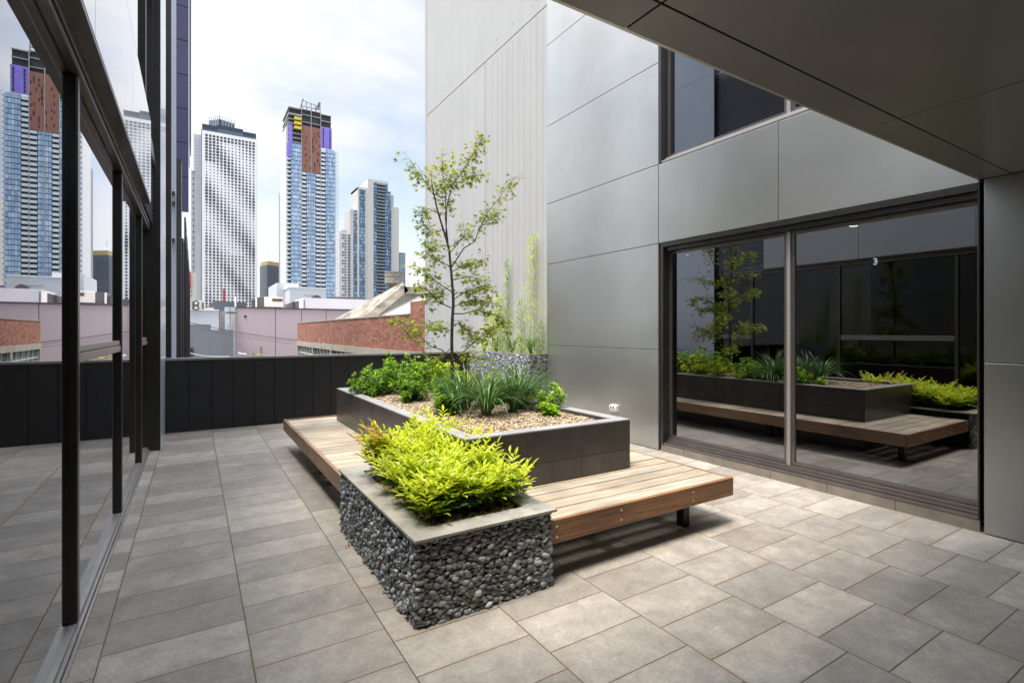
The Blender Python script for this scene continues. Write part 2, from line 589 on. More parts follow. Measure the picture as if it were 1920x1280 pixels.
def emit_mat(name, c, s):
    m, n, l, p = newmat(name)
    p.inputs["Base Color"].default_value = (*c, 1)
    p.inputs["Emission Color"].default_value = (*c, 1)
    p.inputs["Emission Strength"].default_value = s
    return m


MT = dict(
    floor=floor_mat(),
    panel=basic("grey_metal_panel", (0.42, 0.425, 0.412), rough=0.30, metal=0.75, var=0.09, scale=1.2, coat=0.25, coat_rough=0.15,
                bump=0.10, bscale=1.3),
    panel_left=basic("pale_gloss_panel", (0.50, 0.52, 0.55), rough=0.25, var=0.05, scale=1.0, coat=1.0, coat_rough=0.02),
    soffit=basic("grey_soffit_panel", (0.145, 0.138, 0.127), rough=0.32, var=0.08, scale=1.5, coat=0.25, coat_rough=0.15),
    joint=basic("dark_joint", (0.012, 0.012, 0.012), rough=0.9, var=0.1),
    frame=basic("dark_anodised_frame", (0.045, 0.042, 0.040), rough=0.32, metal=0.6, var=0.15, scale=8, coat=0.2),
    pillar=basic("pale_blue_metal", (0.66, 0.72, 0.82), rough=0.3, metal=0.2, var=0.06, scale=1.0, coat=0.5, coat_rough=0.05),
    louvre=basic("grey_louvre_blade", (0.30, 0.31, 0.35), rough=0.4, var=0.1),
    alu=basic("brushed_aluminium", (0.36, 0.345, 0.33), rough=0.35, metal=0.35, var=0.1, scale=6, stretch=(1, 1, 30)),
    bronze=basic("bronze_frame", (0.17, 0.15, 0.14), rough=0.3, metal=0.7, var=0.12, scale=6),
    concrete=streak_mat("precast_concrete", (0.47, 0.47, 0.462), var=0.10, vs=4.0, streak=0.35, dirt=(0.72, 0.70, 0.66)),
    parapet=basic("black_fibre_panel", (0.020, 0.020, 0.022), rough=0.45, var=0.25, scale=14, stretch=(6, 6, 0.5), spec=0.3),
    coping=basic("grey_coping_metal", (0.30, 0.28, 0.27), rough=0.35, metal=0.5, var=0.1),
    tile=basic("charcoal_planter_tile", (0.055, 0.050, 0.046), rough=0.36, var=0.22, scale=5, stretch=(1, 1, 0.35),
               bump=0.03, usecol=True, c2=(0.075, 0.068, 0.062)),
    cap=basic("charcoal_coping_tile", (0.33, 0.328, 0.33), rough=0.42, var=0.14, scale=4, bump=0.03),
    gcap=basic("grey_stone_coping", (0.34, 0.325, 0.295), rough=0.42, var=0.28, scale=7, bump=0.05),
    grout=basic("pale_grout", (0.14, 0.13, 0.12), rough=0.9, var=0.1),
    plank=wood_mat("weathered_plank", 'X', (0.33, 0.255, 0.175), (0.62, 0.53, 0.41)),
    fasc_x=wood_mat("hardwood_board_x", 'X', (0.16, 0.072, 0.030), (0.37, 0.19, 0.088), 0.5),
    fasc_y=wood_mat("hardwood_board_y", 'Y', (0.19, 0.105, 0.06), (0.40, 0.25, 0.155), 0.5),
    steel=basic("dark_steel", (0.02, 0.02, 0.022), rough=0.4, metal=0.5, var=0.2),
    bolt=basic("zinc_bolt", (0.6, 0.58, 0.52), rough=0.35, metal=0.9, var=0.1),
    pebble=basic("river_pebble", (1, 1, 1), rough=0.42, var=0.22, scale=35, usecol=True, bump=0.08, bscale=200),
    pcore=basic("dark_mortar", (0.018, 0.018, 0.018), rough=0.95, var=0.2),
    gravel=basic("tan_gravel", (1, 1, 1), rough=0.8, var=0.2, scale=40, usecol=True, bump=0.1, bscale=150),
    soil=basic("brown_soil", (0.12, 0.08, 0.05), rough=0.95, var=0.4, scale=20, bump=0.5),
    bark=basic("grey_brown_bark", (0.085, 0.065, 0.05), rough=0.85, var=0.35, scale=40, bump=0.5, stretch=(1, 1, 0.3)),
    stem=basic("dark_stem", (0.05, 0.03, 0.02), rough=0.8, var=0.3, scale=30),
    white=basic("white_plastic", (0.82, 0.82, 0.80), rough=0.35, var=0.03),
    slot=basic("dark_slot", (0.03, 0.03, 0.03), rough=0.6, var=0.1),
    glass=glass_mat("tinted_double_glazing", base=0.13, trans=0.13),
    glass_left=glass_mat("reflective_double_glazing", base=0.0, trans=0.08, mul=2.6, den=1.3, wav=0.012, gl=(0.97, 0.98, 1.0)),
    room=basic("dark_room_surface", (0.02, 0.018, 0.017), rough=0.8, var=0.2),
    brick=brick_mat(),
)
L_MAPLE = leaf_mat("maple_leaf", (0.15, 0.25, 0.015), (0.52, 0.56, 0.05), 0.5)
L_NAND = leaf_mat("yellow_green_leaf", (0.12, 0.26, 0.012), (0.75, 0.82, 0.05), 0.45, 0.35)
L_PITT = leaf_mat("fresh_green_leaf", (0.05, 0.17, 0.008), (0.38, 0.60, 0.035), 0.40, 0.35)
L_GRASS = leaf_mat("strap_leaf", (0.035, 0.10, 0.02), (0.16, 0.29, 0.075), 0.25, 0.28)


def cmat(name, c, **k):
    k.setdefault('rough', 0.7); k.setdefault('var', 0.08); k.setdefault('scale', 0.4)
    return basic(name, c, **k)


def icosphere(sub):
    import bmesh
    bm = bmesh.new()
    bmesh.ops.create_icosphere(bm, subdivisions=sub, radius=1.0)
    v = np.array([x.co[:] for x in bm.verts])
    f = np.array([[q.index for q in x.verts] for x in bm.faces])
    bm.free()
    return v, f


ICO2 = icosphere(2)
ICO1 = icosphere(1)


def rocks(name, mat, items, parent=None, origin=(0, 0, 0), ico=ICO2, jitter=0.10):
    """items: (centre, 3x3 axes matrix with radii, colour)"""
    bv, bf = ico
    nv = len(bv)
    V = np.empty((len(items) * nv, 3)); F = np.empty((len(items) * len(bf), 3), dtype=int); C = np.ones((len(items) * nv, 4))
    for i, (c, A, colr) in enumerate(items):
        bb = bv * (1 + rng.normal(0, jitter, (nv, 1)) * 0.4)
        V[i * nv:(i + 1) * nv] = bb @ np.asarray(A).T + np.asarray(c)
        F[i * len(bf):(i + 1) * len(bf)] = bf + i * nv
        C[i * nv:(i + 1) * nv, :3] = colr
    o0 = ORI[parent.name] if parent is not None else Vector(origin)
    V -= np.array(o0)
    me = bpy.data.meshes.new(name)
    me.vertices.add(len(V)); me.vertices.foreach_set("co", V.ravel())
    me.loops.add(F.size); me.loops.foreach_set("vertex_index", F.ravel())
    me.polygons.add(len(F)); me.polygons.foreach_set("loop_start", np.arange(0, F.size, 3))
    me.polygons.foreach_set("loop_total", np.full(len(F), 3))
    me.polygons.foreach_set("use_smooth", np.ones(len(F), dtype=bool))
    me.update(calc_edges=True); me.validate()
    ca = me.color_attributes.new("Col", 'FLOAT_COLOR', 'POINT')
    ca.data.foreach_set("color", C.ravel())
    me.materials.append(mat)
    o = bpy.data.objects.new(name, me); col.objects.link(o)
    if parent is not None: o.parent = parent
    else: o.location = o0
    return o


def rotm(ax, ang):
    return np.array(Matrix.Rotation(ang, 3, ax))


# ================================================================== SETTING
mb = MB(); mb.add([(-1200, 8, -4), (1500, 8, -4), (1500, 2500, -4), (-1200, 2500, -4), (-1200, -800, -4), (1500, -800, -4)],
                  [(0, 1, 2, 3), (4, 5, 1, 0)])
o = mb.build("ground", cmat("asphalt", (0.06, 0.06, 0.062), scale=2, var=0.2)); tag(o, kind="structure")
mb = MB(); mb.box(-0.62, 5.3, -6.0, 9.36, -0.25, 0.0)
o = mb.build("terrace_floor", MT['floor']); tag(o, kind="structure")

# ================================================================== RIGHT BUILDING
WX = 5.11
rb = thing("clad_building", "grey metal clad building with dark sliding windows and a deep overhanging soffit", "building", (WX, 1.4, 0))
G = 0.004


def wpanel(y0, y1, z0, z1, name="cladding_panel", mat=None, x=WX):
    b = MB(); b.box(x, x + 0.04, y0 + G, y1 - G, z0 + G, z1 - G)
    return b.build(name, mat or MT['panel'], rb, bevel=0.0025)


ZS = [0.0, 1.303, 2.675, 3.70, 5.02, 6.40, 8.2]
for a, b in zip(ZS[:-1], ZS[1:]):
    wpanel(4.633, 7.112, a + (0.002 if a == 0 else 0), b)
for a, b in ((1.44, 3.034), (3.034, 4.633)):
    wpanel(a, b, 2.675, 3.70)
for a, b in ((-1.6, 1.42), (-4.6, -1.6)):
    wpanel(a, b, 0.002, 1.303); wpanel(a, b, 1.303, 2.70)
# backing walls with the two openings left free
b = MB()
b.box(WX + 0.042, WX + 0.30, 4.645, 7.11, -0.2, 8.2)
b.box(WX + 0.042, WX + 0.30, -4.6, 1.41, -0.2, 2.75)
b.box(WX + 0.042, WX + 0.30, 1.411, 4.644, 2.68, 3.715)
b.box(WX + 0.042, WX + 0.30, -4.6, 4.644, 6.4, 8.2)
b.build("backing_wall", MT['joint'], rb)
# plinth tiles below the window
for k in range(6):
    y0 = 1.445 + k * 0.56
    b = MB(); b.box(WX + 0.012, WX + 0.05, y0, min(y0 + 0.556, 4.60), 0.0, 0.088)
    b.build("plinth_tile", cmat("stone_plinth", (0.24, 0.21, 0.17), scale=6, var=0.2) if k == 0 else bpy.data.materials["stone_plinth"], rb)
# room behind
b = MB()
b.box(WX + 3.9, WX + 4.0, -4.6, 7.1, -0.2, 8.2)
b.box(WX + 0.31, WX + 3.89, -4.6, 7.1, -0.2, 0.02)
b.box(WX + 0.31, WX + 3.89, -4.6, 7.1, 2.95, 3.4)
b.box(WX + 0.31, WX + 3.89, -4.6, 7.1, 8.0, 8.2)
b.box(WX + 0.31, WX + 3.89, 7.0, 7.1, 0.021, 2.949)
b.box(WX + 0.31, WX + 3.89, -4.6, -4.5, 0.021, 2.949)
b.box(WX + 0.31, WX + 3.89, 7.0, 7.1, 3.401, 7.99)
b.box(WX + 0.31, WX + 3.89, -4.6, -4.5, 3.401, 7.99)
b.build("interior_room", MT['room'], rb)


def right_window(y0, y1, z0, z1, ym, name, lab, sill_alu=False):
    fx = WX + 0.055
    f = MB()
    f.box(fx - 0.05, fx + 0.10, y1 - 0.045, y1, z0, z1)              # far jamb
    f.box(fx - 0.05, fx + 0.10, y0, y0 + 0.012, z0, z1)              # near jamb reveal
    f.box(fx - 0.05, fx + 0.10, y0 + 0.013, y1 - 0.046, z1 - 0.05, z1)
    f.box(fx - 0.005, fx + 0.10, y0 + 0.013, y1 - 0.046, z1 - 0.10, z1 - 0.051)
    fo = f.build(name, MT['frame'], rb, bevel=0.002)
    tag(fo, lab)
    s = MB()
    s.box(fx - 0.045, fx + 0.0, y0 + 0.013, y1 - 0.046, z0, z0 + 0.022)
    s.box(fx + 0.002, fx + 0.03, y0 + 0.013, y1 - 0.046, z0, z0 + 0.045)
    s.box(fx + 0.032, fx + 0.07, y0 + 0.013, y1 - 0.046, z0, z0 + 0.075)
    so = s.build("sill", MT['alu'] if sill_alu else MT['bronze'], None, bevel=0.002, origin=ORI[rb.name]); so.parent = fo; so.location = (0, 0, 0)
    gx = fx + 0.085
    for a, c in ((y0 + 0.013, ym - 0.020), (ym + 0.020, y1 - 0.046)):
        # sash
        q = MB()
        t = 0.034
        q.box(gx - 0.022, gx + 0.02, a, a + t, z0 + 0.078, z1 - 0.102)
        q.box(gx - 0.022, gx + 0.02, c - t, c, z0 + 0.078, z1 - 0.102)
        q.box(gx - 0.022, gx + 0.02, a + t, c - t, z0 + 0.078, z0 + 0.078 + t)
        q.box(gx - 0.022, gx + 0.02, a + t, c - t, z1 - 0.102 - t, z1 - 0.102)
        qo = q.build("sash", MT['bronze'], None, bevel=0.0015, origin=ORI[rb.name]); qo.parent = fo; qo.location = (0, 0, 0)
        g = MB(); g.box(gx - 0.004, gx + 0.004, a + t - 0.004, c - t + 0.004, z0 + 0.078 + t - 0.004, z1 - 0.102 - t + 0.004)
        go = g.build("pane", MT['glass'], None, origin=ORI[rb.name]); go.parent = fo; go.location = (0, 0, 0)
    m = MB(); m.box(fx + 0.045, fx + 0.11, ym - 0.019, ym + 0.019, z0 + 0.048, z1 - 0.102)
    mo = m.build("mullion", MT['alu'], None, bevel=0.002, origin=ORI[rb.name]); mo.parent = fo; mo.location = (0, 0, 0)
    return fo


right_window(1.442, 4.605, 0.09, 2.672, 2.985, "window", "wide ground floor sliding window mirroring the planter")
right_window(-3.0, 4.640, 3.712, 6.39, 2.985, "window", "upper floor window mirroring the louvres opposite", True)

# soffit and upper volume over the camera
SZ = 2.70
sx = [-0.38, 1.407, 3.27, WX]
sy = [-4.6, -1.9, -0.25, 1.262, 1.445]
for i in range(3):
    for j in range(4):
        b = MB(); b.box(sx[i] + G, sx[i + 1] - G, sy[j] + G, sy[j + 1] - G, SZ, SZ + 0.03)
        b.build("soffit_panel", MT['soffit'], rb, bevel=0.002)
b = MB(); b.box(-0.38, WX - 0.002, -4.6, 1.43, SZ + 0.032, 3.5); b.build("floor_slab", MT['joint'], rb)
b = MB(); b.box(-0.38, WX - 0.003, 1.432, 1.455, SZ + 0.001, 4.9); b.build("fascia", MT['panel'], rb)
b = MB(); b.box(-0.38, WX - 0.004, -5.2, -4.61, -0.2, 3.5); b.build("end_wall", cmat("dark_render", (0.08, 0.075, 0.07)), rb)
# double power outlet on the wall
pt = thing("power_outlet", "small white weatherproof power outlet box low on the grey wall", "power outlet", (WX, 5.43, 0.45))
b = MB(); b.prism([(0, -0.045), (0, 0.045), (-0.045, 0.045), (-0.062, 0.01), (-0.05, -0.045)], -0.065, 0.065)
b.v = [x + np.array((WX - 0.001, 5.43, 0.45)) for x in b.v]; b.build("housing", MT['white'], pt, bevel=0.004)
for dy in (-0.025, 0.025):
    b = MB(); b.box(WX - 0.066, WX - 0.055, 5.43 + dy - 0.012, 5.43 + dy + 0.012, 0.455, 0.480); b.build("socket_flap", MT['slot'], pt)
# ceiling lights and number sign inside the room
for i, (x, y) in enumerate((tuple(atZ(1600, 424, 2.93).xy), tuple(atZ(1290, 478, 2.93).xy), tuple(atZ(1268, 494, 2.93).xy))):
    z = 2.93
    t = thing("ceiling_downlight", ["lit downlight seen through the near pane of the wide window",
                                    "lit downlight in the top corner of the far window pane",
                                    "smaller lit downlight below another in the far window pane"][i], "ceiling light", (x, y, z), "downlights inside the room")
    b = MB(); b.cyl((x, y, z), (x, y, z + 0.02), 0.06, n=20); b.build("trim", MT['white'], t)
    b = MB(); b.cyl((x, y, z - 0.004), (x, y, z - 0.001), 0.048, n=20); b.build("lens", emit_mat("downlight_lens", (1, 0.88, 0.66), 60) if i == 0 else bpy.data.materials["downlight_lens"], t)


def text_obj(s, size, mat, loc, rot, name, depth=0.002):
    cu = bpy.data.curves.new("txt", 'FONT'); cu.body = s; cu.size = size; cu.extrude = depth
    cu.align_x = 'CENTER'; cu.align_y = 'CENTER'
    to = bpy.data.objects.new("txt", cu); col.objects.link(to)
    bpy.context.view_layer.update()
    me = bpy.data.meshes.new_from_object(to.evaluated_get(bpy.context.evaluated_depsgraph_get()))
    bpy.data.objects.remove(to)
    me.materials.clear(); me.materials.append(mat)
    o = bpy.data.objects.new(name, me); col.objects.link(o); o.location = loc; o.rotation_euler = rot
    return o


p3 = atX(1641, 491, WX + 0.9)
ns = thing("number_sign", "small lit number three sign glowing inside the dark window", "sign", tuple(p3))
b = MB(); b.box(p3.x + 0.006, p3.x + 0.016, p3.y - 0.05, p3.y + 0.05, p3.z - 0.06, p3.z + 0.06); b.build("backing_plate", MT['room'], ns)
o = text_obj("3", 0.10, emit_mat("lit_number", (0.9, 0.95, 1.0), 40), (0, 0, 0), (R(90), 0, R(-90)), "numeral"); o.parent = ns

# ================================================================== CONCRETE WALL
cw = thing("concrete_wall", "tall pale precast concrete wall with board marked lines behind the maple", "wall", (5.13, 9.3, -4))
CX = 5.13
for (y0, y1, z0, z1) in ((7.116, 9.32, -4, 7.12), (9.32, 12.46, -4, 7.12), (7.116, 12.46, 7.12, 11), (12.46, 12.60, -4, 11)):
    b = MB(); b.box(CX, CX + 0.25, y0 + 0.008, y1 - 0.008, z0 + 0.008, z1 - 0.008)
    b.build("wall_panel", MT['concrete'], cw, bevel=0.004)
b = MB(); b.box(CX + 0.012, CX + 0.24, 7.13, 12.585, -3.98, 10.98); b.build("joint_filler", MT['joint'], cw)
for k in range(7):
    y = 7.6 + k * 0.62
    b = MB(); b.cyl((CX - 0.002, y, 7.35), (CX + 0.01, y, 7.35), 0.013, n=10); b.build("lifting_hole", MT['slot'], cw)
for k in range(5):
    y = 11.0 - k * 0.35 - 0.1
# vertical climbing wires in front of it
tw = thing("climbing_trellis", "thin vertical climbing wires fixed to the pale concrete wall", "trellis", (CX, 8.2, 1.1))
for k in range(11):
    y = 7.24 + k * 0.195
    b = MB(); b.cyl((CX - 0.012, y, 1.1), (CX - 0.012, y, 7.05), 0.0014, n=5); b.build("wire", MT['alu'], tw)

# ================================================================== PARAPET
pw = thing("parapet_wall", "low black panelled parapet wall closing the far side of the terrace", "wall", (2.4, 9.32, 0))
xs = [-0.378] + [-0.07 + 0.3015 * k for k in range(17)] + [4.74]
xs = sorted(x for x in xs if x < 4.76)
for a, c in zip(xs[:-1], xs[1:]):
    if c - a < 0.02: continue
    b = MB(); b.box(a + 0.0035, c - 0.0035, 9.32, 9.335, 0.0, 1.095); b.build("wall_panel", MT['parapet'], pw, bevel=0.0015)
b = MB(); b.box(-0.378, 5.10, 9.337, 9.45, -0.2, 1.094); b.build("wall_core", MT['joint'], pw)
b = MB(); b.box(-0.372, 5.10, 9.305, 9.47, 1.096, 1.132); b.build("coping", MT['coping'], pw, bevel=0.003)

# ================================================================== LEFT BUILDING
lb = thing("glazed_building", "dark framed glazed building on the left mirroring the city towers", "building", (-0.5, 3.4, 0))
GX = -0.534
mul = [-4.2, -2.23, -0.36, 1.51, 3.375, 5.245, 7.125]
ends = mul[1:] + [8.045]
for i, (a, c) in enumerate(zip(mul, ends)):
    # window: frame, panes
    f = MB()
    f.box(GX - 0.03, -0.508, a, a + 0.062, 0.055, 2.84)
    fo = f.build("window", MT['frame'], lb, bevel=0.002)
    tr = i in (0, 2, 4, 6)
    segs = [(0.06, 1.375), (1.465, 2.83)] if tr else [(0.06, 2.83)]
    for (z0, z1) in segs:
        g = MB(); g.box(GX - 0.008, GX, a + 0.063, c - 0.003, z0, z1)
        go = g.build("pane", MT['glass_left'], None, origin=ORI[lb.name]); go.parent = fo; go.location = (0, 0, 0)
    cv = MB(); cv.box(-0.5075, -0.502, a + 0.006, a + 0.056, 0.057, 2.84)
    co = cv.build("mullion_cap", MT['bronze'], None, origin=ORI[lb.name], bevel=0.001); co.parent = fo; co.location = (0, 0, 0)
    if tr:
        t = MB(); t.box(GX - 0.02, -0.510, a + 0.063, c - 0.003, 1.376, 1.425); t.box(GX - 0.02, -0.516, a + 0.063, c - 0.003, 1.43, 1.464)
        to = t.build("transom", MT['alu'], None, origin=ORI[lb.name], bevel=0.002); to.parent = fo; to.location = (0, 0, 0)
b = MB(); b.box(GX - 0.05, -0.510, -4.2, 8.05, 0.0, 0.058); b.box(-0.509, -0.494, -4.2, 8.05, 0.0, 0.036); b.box(-0.491, -0.478, -4.2, 8.05, 0.0, 0.020)
b.build("sill", MT['alu'], lb, bevel=0.002)
b = MB(); b.box(-0.491, -0.486, -4.2, 8.05, 2.845, 2.858); b.build("head_highlight", MT['alu'], lb)  # pale strip added as a highlight along the head frame
b = MB(); b.box(GX - 0.05, -0.492, -4.2, 8.05, 2.842, 2.875); b.box(GX - 0.05, -0.478, -4.2, 8.05, 2.88, 2.918)
b.build("head_frame", MT['bronze'], lb, bevel=0.002)
b = MB(); b.box(GX - 0.05, -0.402, -4.2, 6.81, 2.92, 2.94); b.build("panel_soffit", MT['bronze'], lb, bevel=0.001)
PXL = -0.40
vs = [-4.2, -2.1, -0.38, 1.37, 3.12, 4.87, 6.81]
for a, c in zip(vs[:-1], vs[1:]):
    b = MB(); b.box(PXL - 0.03, PXL, a + G, c - G, 2.942, 3.83); b.build("spandrel_panel", MT['panel_left'], lb)
for a, c in zip([-4.2, -0.38, 1.37, 3.12], [-0.38, 1.37, 3.12, 5.27]):
    b = MB(); b.box(PXL - 0.03, PXL, a + G, c - G, 3.836, 4.65); b.build("spandrel_panel", MT['panel_left'], lb)
b = MB(); b.box(-0.60, -0.436, -4.2, 5.26, 2.945, 4.65); b.box(-0.60, -0.436, 5.261, 6.80, 2.945, 3.82); b.build("backing_wall", MT['joint'], lb)


def louvre(y0, y1, z0, z1, x):
    b = MB()
    z = z0
    while z < z1 - 0.02:
        b.add([(x, y0, z), (x, y1, z), (x - 0.05, y1, z + 0.045), (x - 0.05, y0, z + 0.045),
               (x, y0, z + 0.006), (x, y1, z + 0.006), (x - 0.05, y1, z + 0.051), (x - 0.05, y0, z + 0.051)],
              [(0, 1, 2, 3), (7, 6, 5, 4), (0, 4, 5, 1), (3, 2, 6, 7)])
        z += 0.06
    b.box(x - 0.12, x - 0.10, y0, y1, z0, z1)
    return b.build("louvre", MT["louvre"], lb)


louvre(6.815, 8.04, 2.92, 3.66, -0.45)
b = MB(); b.box(-0.56, -0.43, 6.815, 8.04, 3.665, 3.80); b.build("louvre_head", MT['bronze'], lb)
louvre(6.35, 8.04, 6.1, 7.9, -0.45)
# upper window
f = MB(); f.box(-0.60, -0.42, 5.275, 5.34, 3.85, 6.08); f.box(-0.60, -0.42, 6.42, 6.48, 3.85, 6.08); f.box(-0.60, -0.45, 7.98, 8.04, 3.85, 6.08)
f.box(-0.60, -0.43, 5.275, 8.04, 6.081, 6.099)
fo = f.build("window", MT['frame'], lb, bevel=0.002); tag(fo, "recessed upper window next to the gloss panels")
g = MB(); g.box(-0.56, -0.552, 5.345, 6.415, 3.9, 6.07); g.box(-0.56, -0.552, 6.485, 7.975, 3.9, 6.07)
go = g.build("pane", MT['glass_left'], None, origin=ORI[lb.name]); go.parent = fo; go.location = (0, 0, 0)
g = MB(); g.box(-0.60, -0.44, 5.345, 7.975, 3.832, 3.88)
go = g.build("sill", MT['alu'], None, origin=ORI[lb.name]); go.parent = fo; go.location = (0, 0, 0)
b = MB(); b.box(-0.60, -0.45, 5.275, 6.34, 6.1, 7.9); b.build("upper_panel", MT['frame'], lb)
# corner pillar: dark front, pale clad side
b = MB(); b.box(-0.60, -0.372, 8.05, 8.075, 0.0, 9.4); b.build("pillar_front", MT['frame'], lb, bevel=0.002)
for z0, z1 in ((0.0, 1.05), (1.05, 2.9), (2.9, 4.55), (4.55, 6.2), (6.2, 7.9), (7.9, 9.4)):
    b = MB(); b.box(-0.40, -0.370, 8.08, 9.30 if z0 == 0 else 9.46, z0 + G, z1 - G)
    b.build("pillar_cladding", MT['pillar'], lb)
b = MB(); b.box(-0.60, -0.402, 8.08, 9.46, 0, 9.4); b.build("pillar_core", MT['joint'], lb)
# dark rooms behind the glass
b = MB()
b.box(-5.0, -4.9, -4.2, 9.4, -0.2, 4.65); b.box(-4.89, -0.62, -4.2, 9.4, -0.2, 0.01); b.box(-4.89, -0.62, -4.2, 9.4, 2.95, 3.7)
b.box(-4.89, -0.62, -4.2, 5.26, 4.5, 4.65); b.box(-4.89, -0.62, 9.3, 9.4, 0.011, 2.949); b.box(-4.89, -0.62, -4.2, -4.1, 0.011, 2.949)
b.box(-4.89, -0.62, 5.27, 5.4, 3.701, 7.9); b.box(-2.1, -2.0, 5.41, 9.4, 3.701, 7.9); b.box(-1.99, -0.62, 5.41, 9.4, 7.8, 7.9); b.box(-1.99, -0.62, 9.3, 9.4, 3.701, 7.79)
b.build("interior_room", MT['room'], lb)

# ================================================================== neighbouring dark building along the street
nb = thing("neighbouring_building", "dark street building beyond the parapet with a tall navy blue fin", "building", (-0.5, 14, -4))
navy = basic("navy_metal", (0.035, 0.038, 0.105), rough=0.4, var=0.15, scale=0.8, coat=0.3)
dark = basic("dark_ribbed_metal", (0.030, 0.028, 0.033), rough=0.5, var=0.2, scale=4, stretch=(3, 3, .3))
def xat(u, y): return atY(u, 621, y).x
b = MB(); b.box(xat(310, 11.5), xat(321, 11.5), 11.5, 11.9, -4, 12); b.build("fin", MT['frame'], nb)
b = MB(); b.box(-1.2, xat(322.5, 12.5) + .07, 12.5, 12.6, -4, 12); b.build("side_panel", cmat("pale_blue_panel", (0.42, 0.46, 0.56)), nb)
for z in (0.9, 3.35, 4.1, 4.3):
    b = MB(); b.box(xat(318, 12.44), xat(328, 12.44), 12.42, 12.49, z, z + 0.07); b.build("bracket", MT['slot'], nb)
b = MB(); b.box(xat(326.5, 14), xat(340, 14), 14, 14.6, -4, atY(333, 298, 14).z); b.build("blade_wall", MT['frame'], nb)
xr = xat(356.5, 30)
zr = atX(348, 440, xr).z
b = MB()
for k in range(22):
    y = 14.7 + k * 0.75
    b.box(xr - 1.2, xr - 0.05, y, y + 0.70, -4, zr)
    b.box(xr - 0.04, xr, y, y + 0.10, -4, zr)
b.build("ribbed_wall", dark, nb)
for k in range(5):
    y = 16 + k * 3.2
    b = MB(); b.box(xr - 0.06, xr - 0.02, y + .3, y + 2.4, 1.9, 4.6); b.build("window", MT['slot'], nb)
# navy fin: stacked cassettes, cantilevered over the street
yb = 20.0
for k in range(13):
    z0 = atY(350, 396, yb).z + k * 1.12
    b = MB(); b.box(xat(318, yb), xat(353.5, yb), yb, yb + 0.25, z0 + 0.012, z0 + 1.108); b.build("fin_cassette", navy, nb)
b = MB(); b.box(xat(354.2, yb), xat(355.6, yb), yb - 0.03, yb + 0.9, atY(350, 300, yb).z, 24); b.build("fin_edge", MT['alu'], nb)
b = MB(); b.box(xat(355.8, yb), xat(358, yb), yb + 0.02, yb + 1.6, atY(350, 265, yb).z, 24); b.build("fin_return", navy, nb)

# ================================================================== BENCH
BX0, BX1, BY0, BY1 = 1.005, 3.665, 2.545, 7.37
BZ = 0.372
PX0, PX1, PY0, PY1 = 1.60, 3.175, 3.195, 6.97
bench = thing("timber_bench", "low timber slatted platform bench wrapping around the charcoal planter", "bench", (2.3, 4.9, 0))
b = MB()
y = BY0 + 0.036
wv = 0.1352; pitch = 0.1467
while y + wv < BY1 - 0.02:
    yc0, yc1 = y, y + wv
    t = random.uniform(0.80, 1.15); w = random.uniform(-0.06, 0.05)
    cc = (t * (1 + w), t, t * (1 - w)); dz = random.uniform(-0.0015, 0.001)
    if yc1 > PY0 - .003 and yc0 < PY1 + .003:
        b.box(BX0 + 0.034, PX0 - 0.003, yc0, yc1, BZ - 0.036 + dz, BZ + dz, cc)
        b.box(PX1 + 0.003, BX1 - 0.034, yc0, yc1, BZ - 0.036 + dz, BZ + dz, cc)
        if yc0 < PY0 - .02: b.box(PX0 - 0.003, PX1 + 0.003, yc0, PY0 - .003, BZ - 0.036 + dz, BZ + dz, cc)
        if yc1 > PY1 + .02: b.box(PX0 - 0.003, PX1 + 0.003, PY1 + .003, yc1, BZ - 0.036 + dz, BZ + dz, cc)
    else:
        b.box(BX0 + 0.034, BX1 - 0.034, yc0, yc1, BZ - 0.036 + dz, BZ + dz, cc)
    y += pitch
seat = b.build("seat", MT['plank'], bench, bevel=0.0025)
FZ0, FZ1 = 0.232, 0.374
for nme, (x0, x1, y0, y1), mt in (("fascia_board", (BX0, BX1, BY0, BY0 + 0.032), 'fasc_x'), ("fascia_board", (BX0, BX1, BY1 - 0.032, BY1), 'fasc_x'),
                                  ("fascia_board", (BX0, BX0 + 0.032, BY0 + 0.0325, BY1 - 0.0325), 'fasc_y'), ("fascia_board", (BX1 - 0.032, BX1, BY0 + 0.0325, BY1 - 0.0325), 'fasc_y')):
    b = MB(); b.box(x0, x1, y0, y1, FZ0, FZ1); b.build(nme, MT[mt], bench, bevel=0.003)
brs = [(x, x + .06, ya, yb_) for x in (BX0 + 0.25, 1.75, 2.4, 3.1, BX1 - 0.3) for ya, yb_ in ((BY0 + 0.05, PY0 - 0.01), (PY1 + 0.01, BY1 - 0.05))]
for k in range(8):
    yy = PY0 + 0.2 + k * 0.48
    brs += [(BX0 + 0.04, PX0 - 0.01, yy, yy + .06), (PX1 + 0.01, BX1 - 0.04, yy, yy + .06)]
for q in brs:
    b = MB(); b.box(*q, 0.25, 0.333); b.build("bearer", MT['steel'], bench)
for (x, yy) in ((3.30, 2.74), (2.0, 2.85), (1.25, 6.9), (3.3, 4.4), (3.3, 6.6), (1.25, 5.5), (1.25, 4.3)):
    b = MB(); b.box(x - 0.035, x + 0.035, yy - 0.035, yy + 0.035, 0.0, 0.249); b.build("leg", MT['steel'], bench, bevel=0.002)
for x in (1.905, 2.447, 3.18):
    for z in (0.272, 0.335):
        b = MB(); b.cyl((x, BY0 - 0.004, z), (x, BY0 + 0.001, z), 0.0085, n=12); b.build("bolt", MT['bolt'], bench)
b = MB(); b.cyl((BX1 - 0.02, BY0 - 0.002, 0.355), (BX1 - 0.02, BY0 + 0.001, 0.355), 0.004, n=8); b.build("bolt", MT['bolt'], bench)

